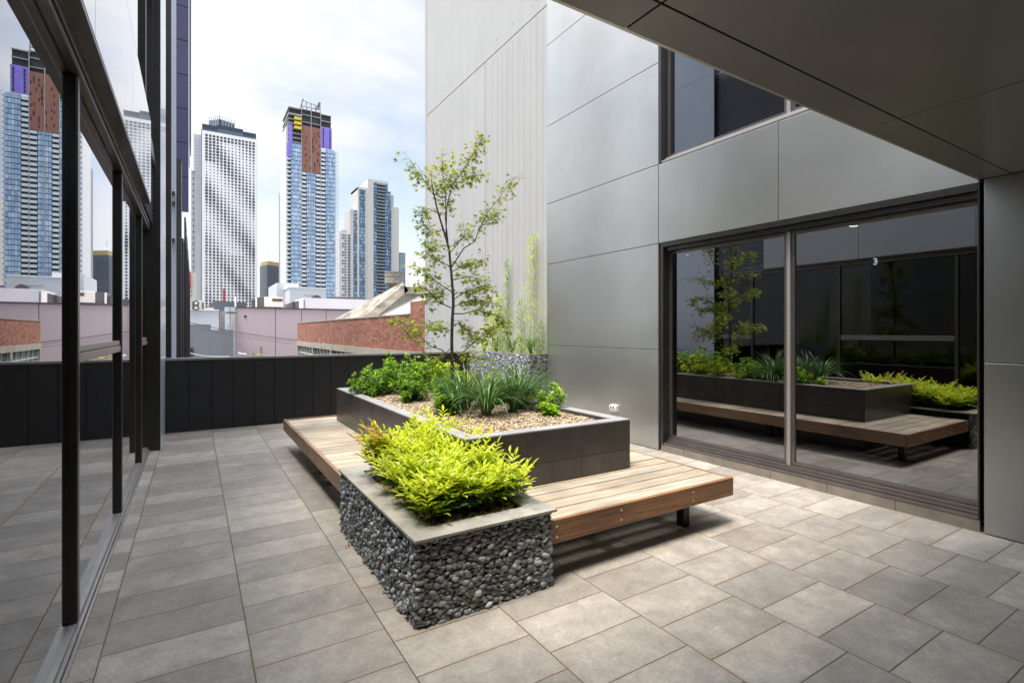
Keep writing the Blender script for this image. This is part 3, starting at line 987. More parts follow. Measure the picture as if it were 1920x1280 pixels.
# ================================================================== PLANTER
pl = thing("tiled_planter", "long raised charcoal tiled planter rising out of the timber bench", "planter", (2.39, 5.1, 0))
TZ = 0.79
b = MB()
CW = 0.115
for (x0, x1, y0, y1) in ((PX0 + .012, PX0 + CW - .005, PY0 + .012, PY1 - .012), (PX1 - CW + .005, PX1 - .012, PY0 + .012, PY1 - .012),
                         (PX0 + CW - .005, PX1 - CW + .005, PY0 + .012, PY0 + CW - .005), (PX0 + CW - .005, PX1 - CW + .005, PY1 - CW + .005, PY1 - .012)):
    b.box(x0, x1, y0, y1, 0.0, TZ - 0.013)
b.build("planter_core", MT['grout'], pl)


def tiles(axis, c, lo, hi, flip, joints, part):
    """tile facing in two courses with thin joints"""
    bb = MB()
    for (z0, z1) in ((0.02, 0.5335), (0.5365, TZ - 0.0125)):
        for a, d in zip(joints[:-1], joints[1:]):
            t = random.uniform(0.88, 1.12)
            cc = (t, t, t)
            if axis == 'y':
                bb.box(a + .0012, d - .0012, min(c, c + flip * 0.0115), max(c, c + flip * 0.0115), z0, z1, cc)
            else:
                bb.box(min(c, c + flip * 0.0115), max(c, c + flip * 0.0115), a + .0012, d - .0012, z0, z1, cc)
    return bb.build(part, MT['tile'], pl, bevel=0.0012)


jx = [PX0 + .0125, 2.116, 2.641, PX1 - .0125]
jy = [PY0, 3.78, 4.315, 4.849, 5.381, 5.927, 6.468, PY1]
tiles('y', PY0, 0, 0, 1, [PX0 + 0.0, 2.116, 2.641, PX1], "tile_facing")
tiles('y', PY1, 0, 0, -1, jx, "tile_facing")
tiles('x', PX0, 0, 0, 1, [PY0 + .0125] + jy[1:-1] + [PY1 - .0125 + .0125], "tile_facing")
tiles('x', PX1, 0, 0, -1, [PY0 + .0125] + jy[1:], "tile_facing")


def coping(parent, x0, x1, y0, y1, w, z0, z1, mat, name, jl=()):
    segs = [[(x0, y0), (x1, y0), (x1 - w, y0 + w), (x0 + w, y0 + w)], [(x1, y1), (x0, y1), (x0 + w, y1 - w), (x1 - w, y1 - w)],
            [(x0, y1), (x0, y0), (x0 + w, y0 + w), (x0 + w, y1 - w)], [(x1, y0), (x1, y1), (x1 - w, y1 - w), (x1 - w, y0 + w)]]
    for k, s in enumerate(segs):
        cen = np.mean(s, axis=0)
        pieces = [s]
        if k >= 2 and jl:
            ys = [y0 + w] + [q for q in jl if y0 + w < q < y1 - w] + [y1 - w]
            xa, xb = (x0, x0 + w) if k == 2 else (x1 - w, x1)
            pieces = []
            for i, (a, d) in enumerate(zip(ys[:-1], ys[1:])):
                a2 = a + 0.0012 if i else a; d2 = d - 0.0012 if i < len(ys) - 2 else d
                q = [(xa, a2), (xb, a2), (xb, d2), (xa, d2)]
                if i == 0: q = [(xa, y0 if k == 2 else a2), (xb, a2 if k == 2 else y0), (xb, d2), (xa, d2)]
                if i == len(ys) - 2: q = [q[0], q[1], (xb, d2 if k == 2 else y1), (xa, y1 if k == 2 else d2)]
                pieces.append(q)
        b = MB()
        for q in pieces:
            q = np.array(q); c = q.mean(axis=0)
            q = c + (q - c) * 0.9985
            n = len(q)
            area = sum(q[i][0] * q[(i + 1) % n][1] - q[(i + 1) % n][0] * q[i][1] for i in range(n))
            if area < 0: q = q[::-1]
            v = [(x, y, z0) for x, y in q] + [(x, y, z1) for x, y in q]
            f = [tuple(range(n - 1, -1, -1)), tuple(range(n, 2 * n))] + [(i, (i + 1) % n, (i + 1) % n + n, i + n) for i in range(n)]
            b.add(v, f)
        b.build(name, mat, parent, bevel=0.0015)


coping(pl, PX0, PX1, PY0, PY1, CW, TZ - 0.012, TZ, MT['cap'], "coping", [3.9, 4.9, 5.9])
SOIL = 0.745
b = MB(); b.box(PX0 + 0.07, PX1 - 0.07, PY0 + 0.07, PY1 - 0.07, 0.05, SOIL); b.build("soil", MT['soil'], pl)

GRC = [(0.62, 0.47, 0.29), (0.70, 0.57, 0.38), (0.52, 0.37, 0.21), (0.74, 0.66, 0.52), (0.58, 0.45, 0.31), (0.44, 0.31, 0.19)]


def gravel(name, label, x0, x1, y0, y1, z, n, r0, r1):
    it = []
    for _ in range(n):
        x, y = rng.uniform(x0 + .01, x1 - .01), rng.uniform(y0 + .01, y1 - .01)
        r = rng.uniform(r0, r1)
        A = rotm('Z', rng.uniform(0, 6.28)) @ rotm('X', rng.uniform(-.5, .5)) @ np.diag([r * rng.uniform(1, 1.5), r, r * rng.uniform(.55, .8)])
        c = np.array(GRC[rng.integers(len(GRC))]) * rng.uniform(.6, 1.0)
        it.append(((x, y, z + rng.uniform(0, r * .8)), A, c))
    o = rocks(name, MT['gravel'], it, origin=((x0 + x1) / 2, (y0 + y1) / 2, z), ico=ICO1, jitter=0.12)
    tag(o, label, None, None, "stuff")
    o["category"] = "gravel"
    return o


gravel("gravel", "tan gravel mulch filling the long raised charcoal planter", PX0 + .12, PX1 - .12, PY0 + .12, PY1 - .12, SOIL, 11500, .007, .0135)

# ================================================================== GABION (pebble clad planter)
GX0, GX1, GY0, GY1 = 0.975, 1.835, 2.505, 4.08
GT = 0.47
STC = [(0.24, 0.25, 0.25), (0.30, 0.315, 0.31), (0.38, 0.39, 0.375), (0.17, 0.18, 0.19), (0.48, 0.485, 0.45), (0.27, 0.285, 0.285)]


def pebbles_y(x0, x1, y, z0, z1, n, flat=True, sgn=-1, tone=1.0, rmin=.008, rmax=.027):
    """pebbles on a face whose outward normal is sgn*Y"""
    it = []
    z = z0 + .008
    while z < z1 - .004:
        x = x0 + rng.uniform(-.01, .01)
        while x < x1:
            r = rmin + (rmax - rmin) * rng.beta(1.0, 2.2)
            A = rotm('Y', rng.normal(0, .25)) @ rotm('X', rng.normal(-.2, .35)) @ rotm('Z', rng.normal(0, .35)) @ np.diag([r * 1.25, r * .8, r * rng.uniform(.55, .85)])
            c = np.array(STC[rng.integers(len(STC))]) * tone * rng.uniform(.65, 1.45)
            it.append(((x, y + sgn * rng.uniform(-.006, .015), z + rng.uniform(-.008, .008)), A, c))
            x += r * rng.uniform(1.35, 1.9)
        z += .0135
    return it


def pebbles_x(y0, y1, x, z0, z1, sgn=-1, tone=1.0, rmin=.007, rmax=.025):
    it = []
    z = z0 + .008
    while z < z1 - .004:
        y = y0 + rng.uniform(-.01, .01)
        while y < y1:
            r = rmin + (rmax - rmin) * rng.beta(1.2, 2.4)
            A = rotm('Y', rng.normal(0, .6)) @ rotm('X', rng.normal(0, .5)) @ rotm('Z', rng.normal(0, .6)) @ np.diag([r * rng.uniform(.9, 1.5), r * .9, r * rng.uniform(.6, .95)])
            c = np.array(STC[rng.integers(len(STC))]) * tone * rng.uniform(.65, 1.5) * np.array((.93, .97, 1.08))
            it.append(((x + sgn * rng.uniform(-.006, .018), y, z + rng.uniform(-.009, .009)), A, c))
            y += r * rng.uniform(1.2, 1.9)
        z += .0145
    return it


gb = thing("pebble_planter", "low planter clad in dark river pebbles at the near corner of the bench", "planter", (1.4, 3.2, 0))
b = MB()
b.box(GX0 + .02, GX1 - .02, GY0 + .02, GY0 + .12, 0.0, GT - .02); b.box(GX0 + .02, GX1 - .02, GY1 - .12, GY1 - .01, 0.0, GT - .02)
b.box(GX0 + .02, GX0 + .12, GY0 + .121, GY1 - .121, 0.0, GT - .02); b.box(GX1 - .12, GX1 - .02, GY0 + .121, GY1 - .121, 0.0, GT - .02)
b.box(GX0 + .121, GX1 - .121, GY0 + .121, GY1 - .121, 0.0, GT - .038)
b.build("planter_core", MT['pcore'], gb)
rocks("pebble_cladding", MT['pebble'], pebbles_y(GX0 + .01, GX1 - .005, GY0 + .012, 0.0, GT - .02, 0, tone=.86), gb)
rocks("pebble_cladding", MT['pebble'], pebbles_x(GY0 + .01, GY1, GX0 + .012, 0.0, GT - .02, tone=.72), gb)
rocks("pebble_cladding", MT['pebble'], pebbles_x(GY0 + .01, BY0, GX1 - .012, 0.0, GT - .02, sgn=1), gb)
coping(gb, 0.955, 1.860, 2.478, 4.10, 0.148, GT - 0.016, GT, MT['gcap'], "coping", [3.026, 3.322, 3.606, 3.9])
gravel("gravel", "pale tan gravel mulch inside the pebble clad planter", 1.10, 1.715, 2.625, 3.95, GT - .035, 1900, .011, .019)

# rear pebble planter by the concrete wall
rg = thing("pebble_planter", "tall pebble clad planter in the far corner below the concrete wall", "planter", (4.93, 8.2, 0))
RX, RZ = 4.76, 1.15
b = MB(); b.box(RX + .02, CX - .005, 7.14, 9.30, 0, RZ - .02); b.build("planter_core", MT['pcore'], rg)
rocks("pebble_cladding", MT['pebble'], pebbles_x(7.13, 9.30, RX + .012, 0.45, RZ - .015, tone=1.15, rmin=.014, rmax=.034), rg, ico=ICO1, jitter=.05)  # long side face: being lit is put into the paler pebble tone
rocks("pebble_cladding", MT['pebble'], pebbles_y(RX, WX - .01, 7.13, 0.3, RZ - .015, 0, tone=.75, rmin=.014, rmax=.032), rg, ico=ICO1, jitter=.05)  # near end face: its shade is put into the darker pebble tone
b = MB(); b.box(RX - .01, CX - .004, 7.115, 9.30, RZ - .014, RZ); b.build("coping", MT['coping'], rg)

# ================================================================== PLANTS
def basis(d, up=Vector((0, 0, 1)), roll=0.0):
    d = d.normalized()
    s = d.cross(up)
    if s.length < 1e-3: s = d.cross(Vector((1, 0, 0)))
    s.normalize()
    n = s.cross(d)
    if roll:
        q = Matrix.Rotation(roll, 3, d); s = q @ s; n = q @ n
    return d, s, n


def leaf(b, p, d, L, W, roll=0, colr=(0.5, 0, 0), fold=0.18, droop=0.15):
    d, s, n = basis(d, roll=roll)
    P = lambda t, w, h: tuple(p + d * (L * t) + s * (W * w) + n * (L * h))
    v = [P(0, 0, 0), P(.35, .5, fold * .5), P(.7, .38, fold * .3 - droop * .3), P(1, 0, -droop), P(.7, -.38, fold * .3 - droop * .3), P(.35, -.5, fold * .5), P(.5, 0, -.02)]
    b.add(v, [(0, 6, 1), (1, 6, 2), (2, 6, 3), (3, 6, 4), (4, 6, 5), (5, 6, 0)], colr)


def maple_leaf(b, p, d, L, roll, colr):
    d, s, n = basis(d, roll=roll)
    lob = [(90, 1.0), (66, .34), (42, .82), (16, .30), (-14, .48), (-60, .16), (-120, .16), (194, .48), (164, .30), (138, .82), (114, .34)]
    c = p + d * (L * .35)
    v = [tuple(c)]
    for a, r in lob:
        t = R(a)
        v.append(tuple(c + (d * math.sin(t) + s * math.cos(t)) * (r * L * .62) - n * (r * r * L * .16)))
    k = len(lob)
    b.add(v, [(0, i + 1, (i + 1) % k + 1) for i in range(k)], colr)


def rv(s=1.0):
    return Vector((random.gauss(0, s), random.gauss(0, s), random.gauss(0, s)))


def nandina(x, y, z, h, rad, label, red=0.02, n_sh=15, grp="yellow green shrubs in the pebble planter"):
    t = thing("leafy_shrub", label, "shrub", (x, y, z), grp)
    st, lf = MB(), MB()
    base = Vector((x, y, z))
    for k in range(n_sh):
        a = random.uniform(0, 6.28); rr = rad * math.sqrt(random.random())
        top = base + Vector((rr * math.cos(a), rr * math.sin(a), h * random.uniform(.62, 1.0) * (1 - .30 * (rr / rad) ** 2)))
        b0 = base + Vector((random.uniform(-.025, .025), random.uniform(-.025, .025), -.02))
        mid = b0.lerp(top, .55) + Vector((-(top - b0).x * .22, -(top - b0).y * .22, .02))
        st.tube([b0, b0.lerp(mid, .6), mid, top], [.004, .0032, .0025, .0012], n=5)
        # compound fronds from the upper part
        for q in range(9):
            f = .30 + .70 * q / 8
            pt = mid.lerp(top, (f - .45) / .55) if f > .45 else b0.lerp(mid, f / .5)
            out = Vector((math.cos(a + q * 2.4), math.sin(a + q * 2.4), random.uniform(.25, 1.2) + (.9 if q == 8 else 0)))
            out.normalize()
            FL = random.uniform(.08, .13)
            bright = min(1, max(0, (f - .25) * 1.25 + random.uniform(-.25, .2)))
            rd = 1.0 if random.random() < red else 0.0
            npair = 3
            for i in range(npair + 1):
                c = pt + out * (FL * (i + .4) / npair) + Vector((0, 0, -.02 * (i / npair) ** 2))
                if i < npair:
                    side = out.cross(Vector((0, 0, 1))).normalized()
                    for sg in (-1, 1):
                        dd = (out * .75 + side * sg * .85 + Vector((0, 0, random.uniform(-.15, .35))))
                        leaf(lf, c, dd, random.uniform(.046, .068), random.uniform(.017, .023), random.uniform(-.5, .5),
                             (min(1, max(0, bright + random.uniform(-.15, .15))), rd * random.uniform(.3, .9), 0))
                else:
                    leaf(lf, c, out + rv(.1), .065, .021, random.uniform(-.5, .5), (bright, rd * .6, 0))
    st.build("stem", MT['stem'], t, smooth=True)
    lf.build("foliage", L_NAND, t)
    return t


k = 0
NL = ["front left", "front middle", "front right"]
rows = ["the first row", "the second row", "the third row", "the row furthest back"]
for j, yy in enumerate((2.76, 3.05, 3.36, 3.70)):
    for i, xx in enumerate((1.215, 1.44, 1.655)):
        side = ["left", "middle", "right"][i]
        nandina(xx + random.uniform(-.02, .02), yy + (0.02 * i), GT - .045, (.27, .32, .37, .42)[j] * (0.95 if i else 1.02), .205 if i == 2 else .19,
                f"bright yellow green feathery shrub, {side} plant of {rows[j]} in the pebble planter",
                red=0.35 if (i == 0 and j == 3) else 0.015, n_sh=17)


def whorl_shrub(x, y, z, h, rad, label, n_sh=22, L=.068, grp="fresh green shrubs in the raised planter", bright=0.0, name="broadleaf_shrub", mat=None, dry=0.0):
    t = thing(name, label, "shrub", (x, y, z), grp)
    st, lf = MB(), MB()
    base = Vector((x, y, z))
    for k in range(n_sh):
        a = random.uniform(0, 6.28); rr = rad * math.sqrt(random.random())
        top = base + Vector((rr * math.cos(a), rr * math.sin(a), h * random.uniform(.35, 1.0) * math.sqrt(max(.1, 1 - .75 * (rr / rad) ** 2))))
        b0 = base + Vector((random.uniform(-.03, .03), random.uniform(-.03, .03), -.02))
        mid = b0.lerp(top, .5) + Vector((0, 0, -.02))
        st.tube([b0, mid, top], [.005, .0035, .0018], n=5)
        ax = (top - mid).normalized()
        for q in range(26):
            f = random.uniform(.35, 1.0) if q < 18 else 1.0
            pt = mid.lerp(top, max(0, (f - .5) * 2)) if f > .5 else b0.lerp(mid, f * 2)
            ang = q * 2.4 + random.uniform(-.4, .4)
            o1 = ax.orthogonal().normalized(); o2 = ax.cross(o1)
            out = (o1 * math.cos(ang) + o2 * math.sin(ang)) * 1.0 + ax * (random.uniform(.3, .8) if f < 1 else random.uniform(.6, 1.6))
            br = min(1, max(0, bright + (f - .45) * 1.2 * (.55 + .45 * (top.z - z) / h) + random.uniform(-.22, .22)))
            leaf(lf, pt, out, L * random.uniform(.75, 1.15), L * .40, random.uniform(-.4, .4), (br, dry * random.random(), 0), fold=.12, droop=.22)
    st.build("stem", MT['stem'], t, smooth=True)
    lf.build("foliage", mat or L_PITT, t)
    return t


for (u, v, h, r, n, lab) in (
        (742, 737, .50, .27, 30, "tallest fresh green bush at the far left end of the raised planter"),
        (700, 742, .34, .24, 24, "low green bush leaning over the far left coping of the raised planter"),
        (790, 728, .42, .26, 26, "green bush between the tallest bush and the maple trunk"),
        (722, 722, .40, .24, 22, "green bush right behind the far left bushes of the raised planter"),
        (765, 752, .30, .22, 22, "low green bush spilling forward over the gravel left of the maple trunk"),
        (815, 712, .40, .25, 24, "green bush just left of the maple trunk")):
    p = atZ(u, v, SOIL)
    if p.y > 6.75: p = Vector((p.x * 6.72 / p.y, 6.72, SOIL))
    whorl_shrub(p.x, p.y, SOIL, h * 1.05, r * 1.18, lab, int(n * 1.35))
for (x, y, h, r, n, br, lab) in (
        (3.0, 5.50, .40, .26, 24, .35, "yellowish bush nearest on the right of the maple trunk"),
        (2.62, 6.15, .46, .24, 24, .30, "yellowish bush touching the back of the maple trunk"),
        (2.86, 6.05, .42, .27, 24, .35, "yellowish bush just right of the maple trunk"),
        (2.98, 6.60, .44, .24, 22, .35, "yellowish bush furthest back behind the maple"),
        (2.45, 6.65, .42, .25, 20, .25, "yellow green bush directly behind the maple trunk")):
    whorl_shrub(x, y, SOIL, h, r, lab, n, L=.052, bright=br, mat=L_NAND if br > .3 else L_PITT)
whorl_shrub(1.98, 4.42, SOIL, .22, .15, "small low green shrub left of the strap leaf clumps", 16, L=.058)
whorl_shrub(2.25, 4.95, SOIL, .22, .15, "small low green shrub between the gravel and the left strap leaf clump", 14, L=.058)
whorl_shrub(3.02, 4.14, SOIL, .27, .20, "bright low shrub at the right front corner of the raised planter", 20, L=.055, bright=.3)
whorl_shrub(2.85, 4.85, SOIL, .26, .16, "green low shrub between the two right strap leaf clumps", 16, L=.056)
whorl_shrub(2.55, 5.20, SOIL, .28, .20, "mid green bush at the foot of the maple trunk", 22, L=.058, bright=.1)
whorl_shrub(3.0, 5.0, SOIL, .30, .2, "mid green bush behind the largest strap leaf clump", 22, L=.056, bright=.15)
whorl_shrub(2.83, 3.90, SOIL, .14, .07, "tiny seedling with bright broad leaves in the gravel", 5, L=.07, bright=.5)
whorl_shrub(2.28, 5.62, SOIL, .07, .12, "patch of rusty dry leaves on the gravel", 8, L=.04, dry=1.6, name="dry_leaf_litter")


def strap_clump(x, y, z, h, spread, n, label, group="strap leaf clumps in the raised planter", lean=(0, 0), w=.011, bright=0.0):
    t = thing("strap_leaf_clump", label, "grass clump", (x, y, z), group)
    b = MB()
    for k in range(n):
        a = random.uniform(0, 6.28)
        out = Vector((math.cos(a), math.sin(a), 0))
        L = h * random.uniform(.75, 1.25)
        e = random.uniform(.15, 1.0) ** .7 * spread
        p = Vector((x, y, z)) + out * random.uniform(0, .035)
        d = (Vector((0, 0, 1)) + out * e * .55 + Vector((lean[0], lean[1], 0)) * random.uniform(.2, 1)).normalized()
        bend = random.uniform(.12, .36) * (0.5 + e)
        seg = 8
        s = d.cross(Vector((0, 0, 1)))
        if s.length < .05: s = Vector((-out.y, out.x, 0))
        s.normalize()
        v = []; c = random.uniform(0, .8) + bright
        ww = w * random.uniform(.8, 1.2)
        for i in range(seg + 1):
            f = i / seg
            wd = ww * (.65 + .5 * math.sin(min(f * 2.2, 1.57))) * (1 if f < .55 else max(.04, 1 - ((f - .55) / .45) ** 1.6))
            nn = s.cross(d)
            v += [tuple(p - s * wd * .5 + nn * wd * .22), tuple(p), tuple(p + s * wd * .5 + nn * wd * .22)]
            p = p + d * (L / seg)
            d = (d + Vector((0, 0, -1)) * bend * (.35 + f) + out * bend * .3).normalized()
        f = []
        for i in range(seg):
            q = i * 3
            f += [(q, q + 1, q + 4, q + 3), (q + 1, q + 2, q + 5, q + 4)]
        b.add(v, f, (min(1, c), 0.35 if random.random() < .02 else 0, 0))
    b.build("leaf_blades", L_GRASS, t, smooth=True)
    return t


strap_clump(2.318, 4.176, SOIL, .50, 1.0, 120, "arching strap leaf clump nearest the front left of the raised planter")
strap_clump(2.633, 4.211, SOIL, .47, .6, 95, "upright strap leaf clump second from the right in the raised planter")
strap_clump(2.95, 4.55, SOIL, .56, .95, 130, "largest strap leaf clump on the right, arching towards the grey wall", lean=(.45, -.05))
strap_clump(2.42, 4.80, SOIL, .53, 1.05, 115, "arching strap leaf clump in front of the maple trunk")
strap_clump(2.12, 4.45, SOIL, .38, 1.1, 70, "small drooping strap leaf clump behind the low shrub on the left")
strap_clump(2.80, 4.36, SOIL, .44, .9, 90, "low strap leaf clump between the upright clump and the largest clump")
strap_clump(2.28, 4.62, SOIL, .46, 1.1, 80, "drooping strap leaf clump tucked behind the nearest one")
strap_clump(2.62, 6.80, SOIL, .42, .5, 40, "thin strap leaf clump against the black parapet behind the bushes")

# rear planter: tufts and climbers
for i, (u, v, h, n, lab) in enumerate(((995, 657, .40, 45, "grass tuft at the right end of the rear pebble planter"),
                                       (960, 657, .38, 40, "grass tuft in the middle of the rear pebble planter"),
                                       (930, 657, .36, 36, "grass tuft left of the middle of the rear pebble planter"),
                                       (908, 656, .34, 30, "grass tuft at the left end of the rear pebble planter"))):
    p = atX(u, v, 4.93)
    strap_clump(4.93, p.y, RZ, h, .6, n, lab, "grass tufts on the rear pebble planter", bright=.5, w=.010)
VINES = ((1003, 440, 1.0, "tallest leafy climber near the right end of the concrete wall"),
         (953, 485, .55, "thin climber on the wire left of the tallest climber"),
         (978, 560, .5, "short climber between two taller climbers on the concrete wall"),
         (1018, 600, .6, "short climber at the very end of the concrete wall"),
         (940, 555, 1.2, "bushy pale climber left of the wires on the concrete wall"),
         (925, 590, 1.0, "low bushy climber at the left end of the rear planter"))
for i, (u, v, dens, lab) in enumerate(VINES):
    top = atX(u, v, CX - .04)
    t = thing("climbing_plant", lab, "climber", (top.x, top.y, RZ), "climbers on the concrete wall")
    st, lf = MB(), MB()
    pts = []
    nseg = 14
    for k in range(nseg + 1):
        f = k / nseg
        pts.append(Vector((CX - .04 - random.uniform(0, .02), top.y + random.uniform(-.015, .015), RZ - .02 + (top.z - RZ) * f)))
    st.tube(pts, [.004 * (1 - .6 * k / nseg) for k in range(nseg + 1)], n=5)
    H = top.z - RZ
    for k in range(int(420 * dens * max(H, .4))):
        f = random.random() ** 1.25
        wd = (.05 + .10 * (1 - f) * (1.8 if dens > .9 else 1)) * dens
        p = Vector((CX - .05 - abs(random.gauss(0, wd)), top.y + random.gauss(0, wd), RZ + H * f))
        leaf(lf, p, rv(1) + Vector((-.5, 0, .3)), random.uniform(.03, .05), .018, random.uniform(-1, 1), (random.uniform(.35, 1), 0.5 if random.random() < .04 else 0, 0))
    st.build("stem", MT['stem'], t, smooth=True)
    lf.build("foliage", L_NAND if dens > .9 else L_PITT, t)

# ---------------------------------------------------------------- maple tree
TY = 5.55
tp = lambda u, v, dy=0.0: atY(u, v, TY + dy)
tb = tp(848, 715)
tree = thing("young_maple_tree", "young slender maple tree growing out of the raised planter", "tree", (tb.x, TY, SOIL))
tk = MB()
trunk = [(848, 722), (848, 680), (847, 640), (848, 600), (850, 570), (849, 545), (846, 510), (842, 468), (836, 445), (830, 427), (821, 397), (814, 367), (810, 345), (808, 325)]
tr_r = [.022, .020, .0185, .018, .0175, .0165, .015, .0135, .0125, .0115, .010, .008, .006, .004]
tk.tube([tp(u, v) for u, v in trunk], tr_r, n=9)
tk.build("trunk", MT['bark'], tree, smooth=True)
BR = [  # (points, depth drift, start radius, leaf density)
    ([(840, 455), (835, 410), (836, 364), (829, 318), (829, 288)], .10, .008, 1.0),
    ([(836, 445), (838, 385), (848, 345), (862, 330), (880, 300), (893, 280), (904, 262)], -.15, .007, 1.2),
    ([(848, 345), (866, 340), (884, 332), (898, 328)], .05, .004, 1.3),
    ([(847, 500), (870, 465), (889, 454), (900, 427), (915, 397), (937, 371), (950, 350), (966, 333)], .20, .008, .75),
    ([(900, 427), (920, 410), (934, 398)], .1, .003, 1.3),
    ([(850, 562), (866, 550), (884, 545), (902, 538), (918, 545)], .30, .007, 1.5),
    ([(850, 588), (870, 588), (892, 581), (922, 588), (945, 600), (960, 612)], -.25, .008, 1.6),
    ([(846, 577), (821, 566), (806, 547), (791, 540), (781, 532)], .25, .007, 1.4),
    ([(847, 547), (817, 528), (799, 510), (784, 500)], -.20, .007, 1.3),
    ([(848, 678), (829, 656), (806, 648), (787, 630), (768, 618), (750, 602), (737, 600)], .1, .007, 1.0),
    ([(849, 678), (877, 652), (900, 633), (922, 618), (940, 610)], .1, .008, 1.2),
    ([(848, 611), (862, 606), (878, 622), (894, 640)], .3, .006, 1.4),
    ([(848, 620), (828, 616), (810, 606), (798, 615)], -.3, .005, 1.2),
    ([(814, 367), (802, 350), (792, 332), (787, 316)], .1, .005, 1.2),
    ([(822, 400), (805, 392), (790, 396), (781, 405)], -.1, .005, 1.2),
    ([(832, 430), (812, 438), (798, 428), (786, 415)], .2, .005, 1.3),
    ([(843, 475), (860, 455), (872, 440), (868, 420)], -.2, .005, 1.0),
    ([(846, 510), (864, 500), (884, 496), (905, 490)], .25, .006, 1.4),
    ([(848, 525), (870, 520), (890, 520), (912, 528)], -.2, .006, 1.4),
    ([(845, 500), (824, 490), (806, 478), (796, 470)], .2, .006, 1.2),
    ([(841, 462), (826, 460), (808, 462), (800, 450)], -.2, .005, 1.1),
    ([(802, 350), (788, 330), (772, 312), (762, 318)], -.1, .003, .5),
    ([(788, 330), (768, 300), (748, 274)], .05, .002, .25),
    ([(814, 367), (826, 350), (838, 335)], .1, .004, 1.2),
    ([(849, 660), (864, 668), (886, 668), (905, 676)], -.25, .005, 1.2),
    ([(848, 650), (830, 668), (812, 672), (800, 680)], .2, .005, .9),
    ([(846, 535), (828, 545), (812, 552), (804, 570)], .35, .005, 1.3),
    ([(850, 575), (872, 566), (900, 562), (925, 570)], .15, .006, 1.5),
]
lf = MB()
n_l = 0
for pts, dy, r0, dens in BR:
    n = len(pts)
    P = [tp(u, v, dy * (i / (n - 1)) ** 1.0) for i, (u, v) in enumerate(pts)]
    b = MB(); b.tube(P, [r0 * (1 - .8 * i / (n - 1)) for i in range(n)], n=6)
    # twigs and leaves
    tot = sum((P[i + 1] - P[i]).length for i in range(n - 1))
    cnt = int(26 * dens * tot / .3)
    for _ in range(cnt):
        f = random.uniform(.22, 1.0) ** .8
        s = f * (n - 1); i = min(int(s), n - 2)
        p = P[i].lerp(P[i + 1], s - i)
        d = rv(1); d.z *= .45; d.normalize()
        tl = random.uniform(.02, .13)
        q = p + d * tl
        b.tube([p, p.lerp(q, .5) + Vector((0, 0, .006)), q], [.0013, .001, .0007], n=4)
        for m in range(random.choice((1, 2, 2, 3))):
            dd = d + rv(.6); dd.z = dd.z * .6 - .25
            cval = min(1, max(0, random.gauss(.42, .25)))
            up = (p.z - 2.9) * .25
            red = random.uniform(.35, .8) if random.random() < .05 + max(0, up) * .25 else 0
            maple_leaf(lf, q + rv(.008), dd, random.uniform(.055, .088), random.uniform(-.7, .7), (cval, red, 0))
            n_l += 1
    b.build("branch", MT['bark'], tree, smooth=True)
lf.build("crown", L_MAPLE, tree)

# fallen leaves on the terrace
for i, (u, v, lab) in enumerate(((650, 1024, "curled rust brown leaf beside the left face of the pebble planter"),
                                 (716, 1112, "rust brown leaf at the foot of the pebble planter, nearer the camera"),
                                 (338, 818, "dry brown leaf near the foot of the black parapet"),
                                 (313, 813, "small yellow brown leaf in the far left corner of the terrace"),
                                 (372, 808, "tiny dry leaf by the black parapet"))):
    p = atZ(u, v, .004)
    b = MB()
    for q in range(3): maple_leaf(b, p + Vector((random.uniform(-.01, .01), random.uniform(-.01, .01), .012)), rv(1) * Vector((1, 1, .3)), .035, random.uniform(-.6, .6), (.5, .9, 0))
    o = b.build("fallen_leaf", L_MAPLE, None, origin=p); tag(o, lab, "leaf", "fallen leaves")

# ================================================================== MIDDLE DISTANCE
def R4(u0, u1, v0, v1, y):
    """extent (x0, x1, z0, z1) on the plane at distance y"""
    um = (u0 + u1) / 2
    return atY(u0, 621, y).x, atY(u1, 621, y).x, atY(um, v1, y).z, atY(um, v0, y).z


def pbox(b, u0, u1, v0, v1, y, dep, colr=(1, 1, 1), z0=None, pro=0.0, mi=0):
    x0, x1, za, zb = R4(u0, u1, v0, v1, y)
    b.box(x0, x1, y - pro, y + dep, za if z0 is None else z0, zb, colr, mi)
    return b


# brick warehouse running along the street
bw = thing("brick_warehouse", "red brick warehouse wall with a concrete lintel band and strip windows", "building", (5.5, 24, -4))
conc_old = streak_mat("old_concrete", (0.42, 0.39, 0.31), var=0.15, vs=2.0, streak=0.5)
QX = 5.5
b = MB(); b.box(QX, QX + 0.3, 14.65, 34.4, 0.93, 2.04); b.box(QX + .31, QX + 12, 34.1, 34.4, -4, 2.04)
b.box(QX, QX + 0.3, 13.0, 14.649, 0.93, 2.42); b.build("brick_wall", MT['brick'], bw)
b = MB(); b.box(QX - 0.02, QX + 0.34, 14.66, 34.42, 2.041, 2.085); b.build("wall_coping", conc_old, bw)
b = MB(); b.box(QX - 0.03, QX + 0.3, 12.9, 34.45, 0.655, 0.929)
for y in (34.2, 29.35, 24.95, 20.5, 16.1): b.box(QX - 0.03, QX + 0.3, y, y + .25, -4, 0.654)
b.build("concrete_lintel", conc_old, bw)
wg = cmat("dusty_green_glass", (0.16, 0.21, 0.21), rough=0.15, var=0.4, scale=1.5)
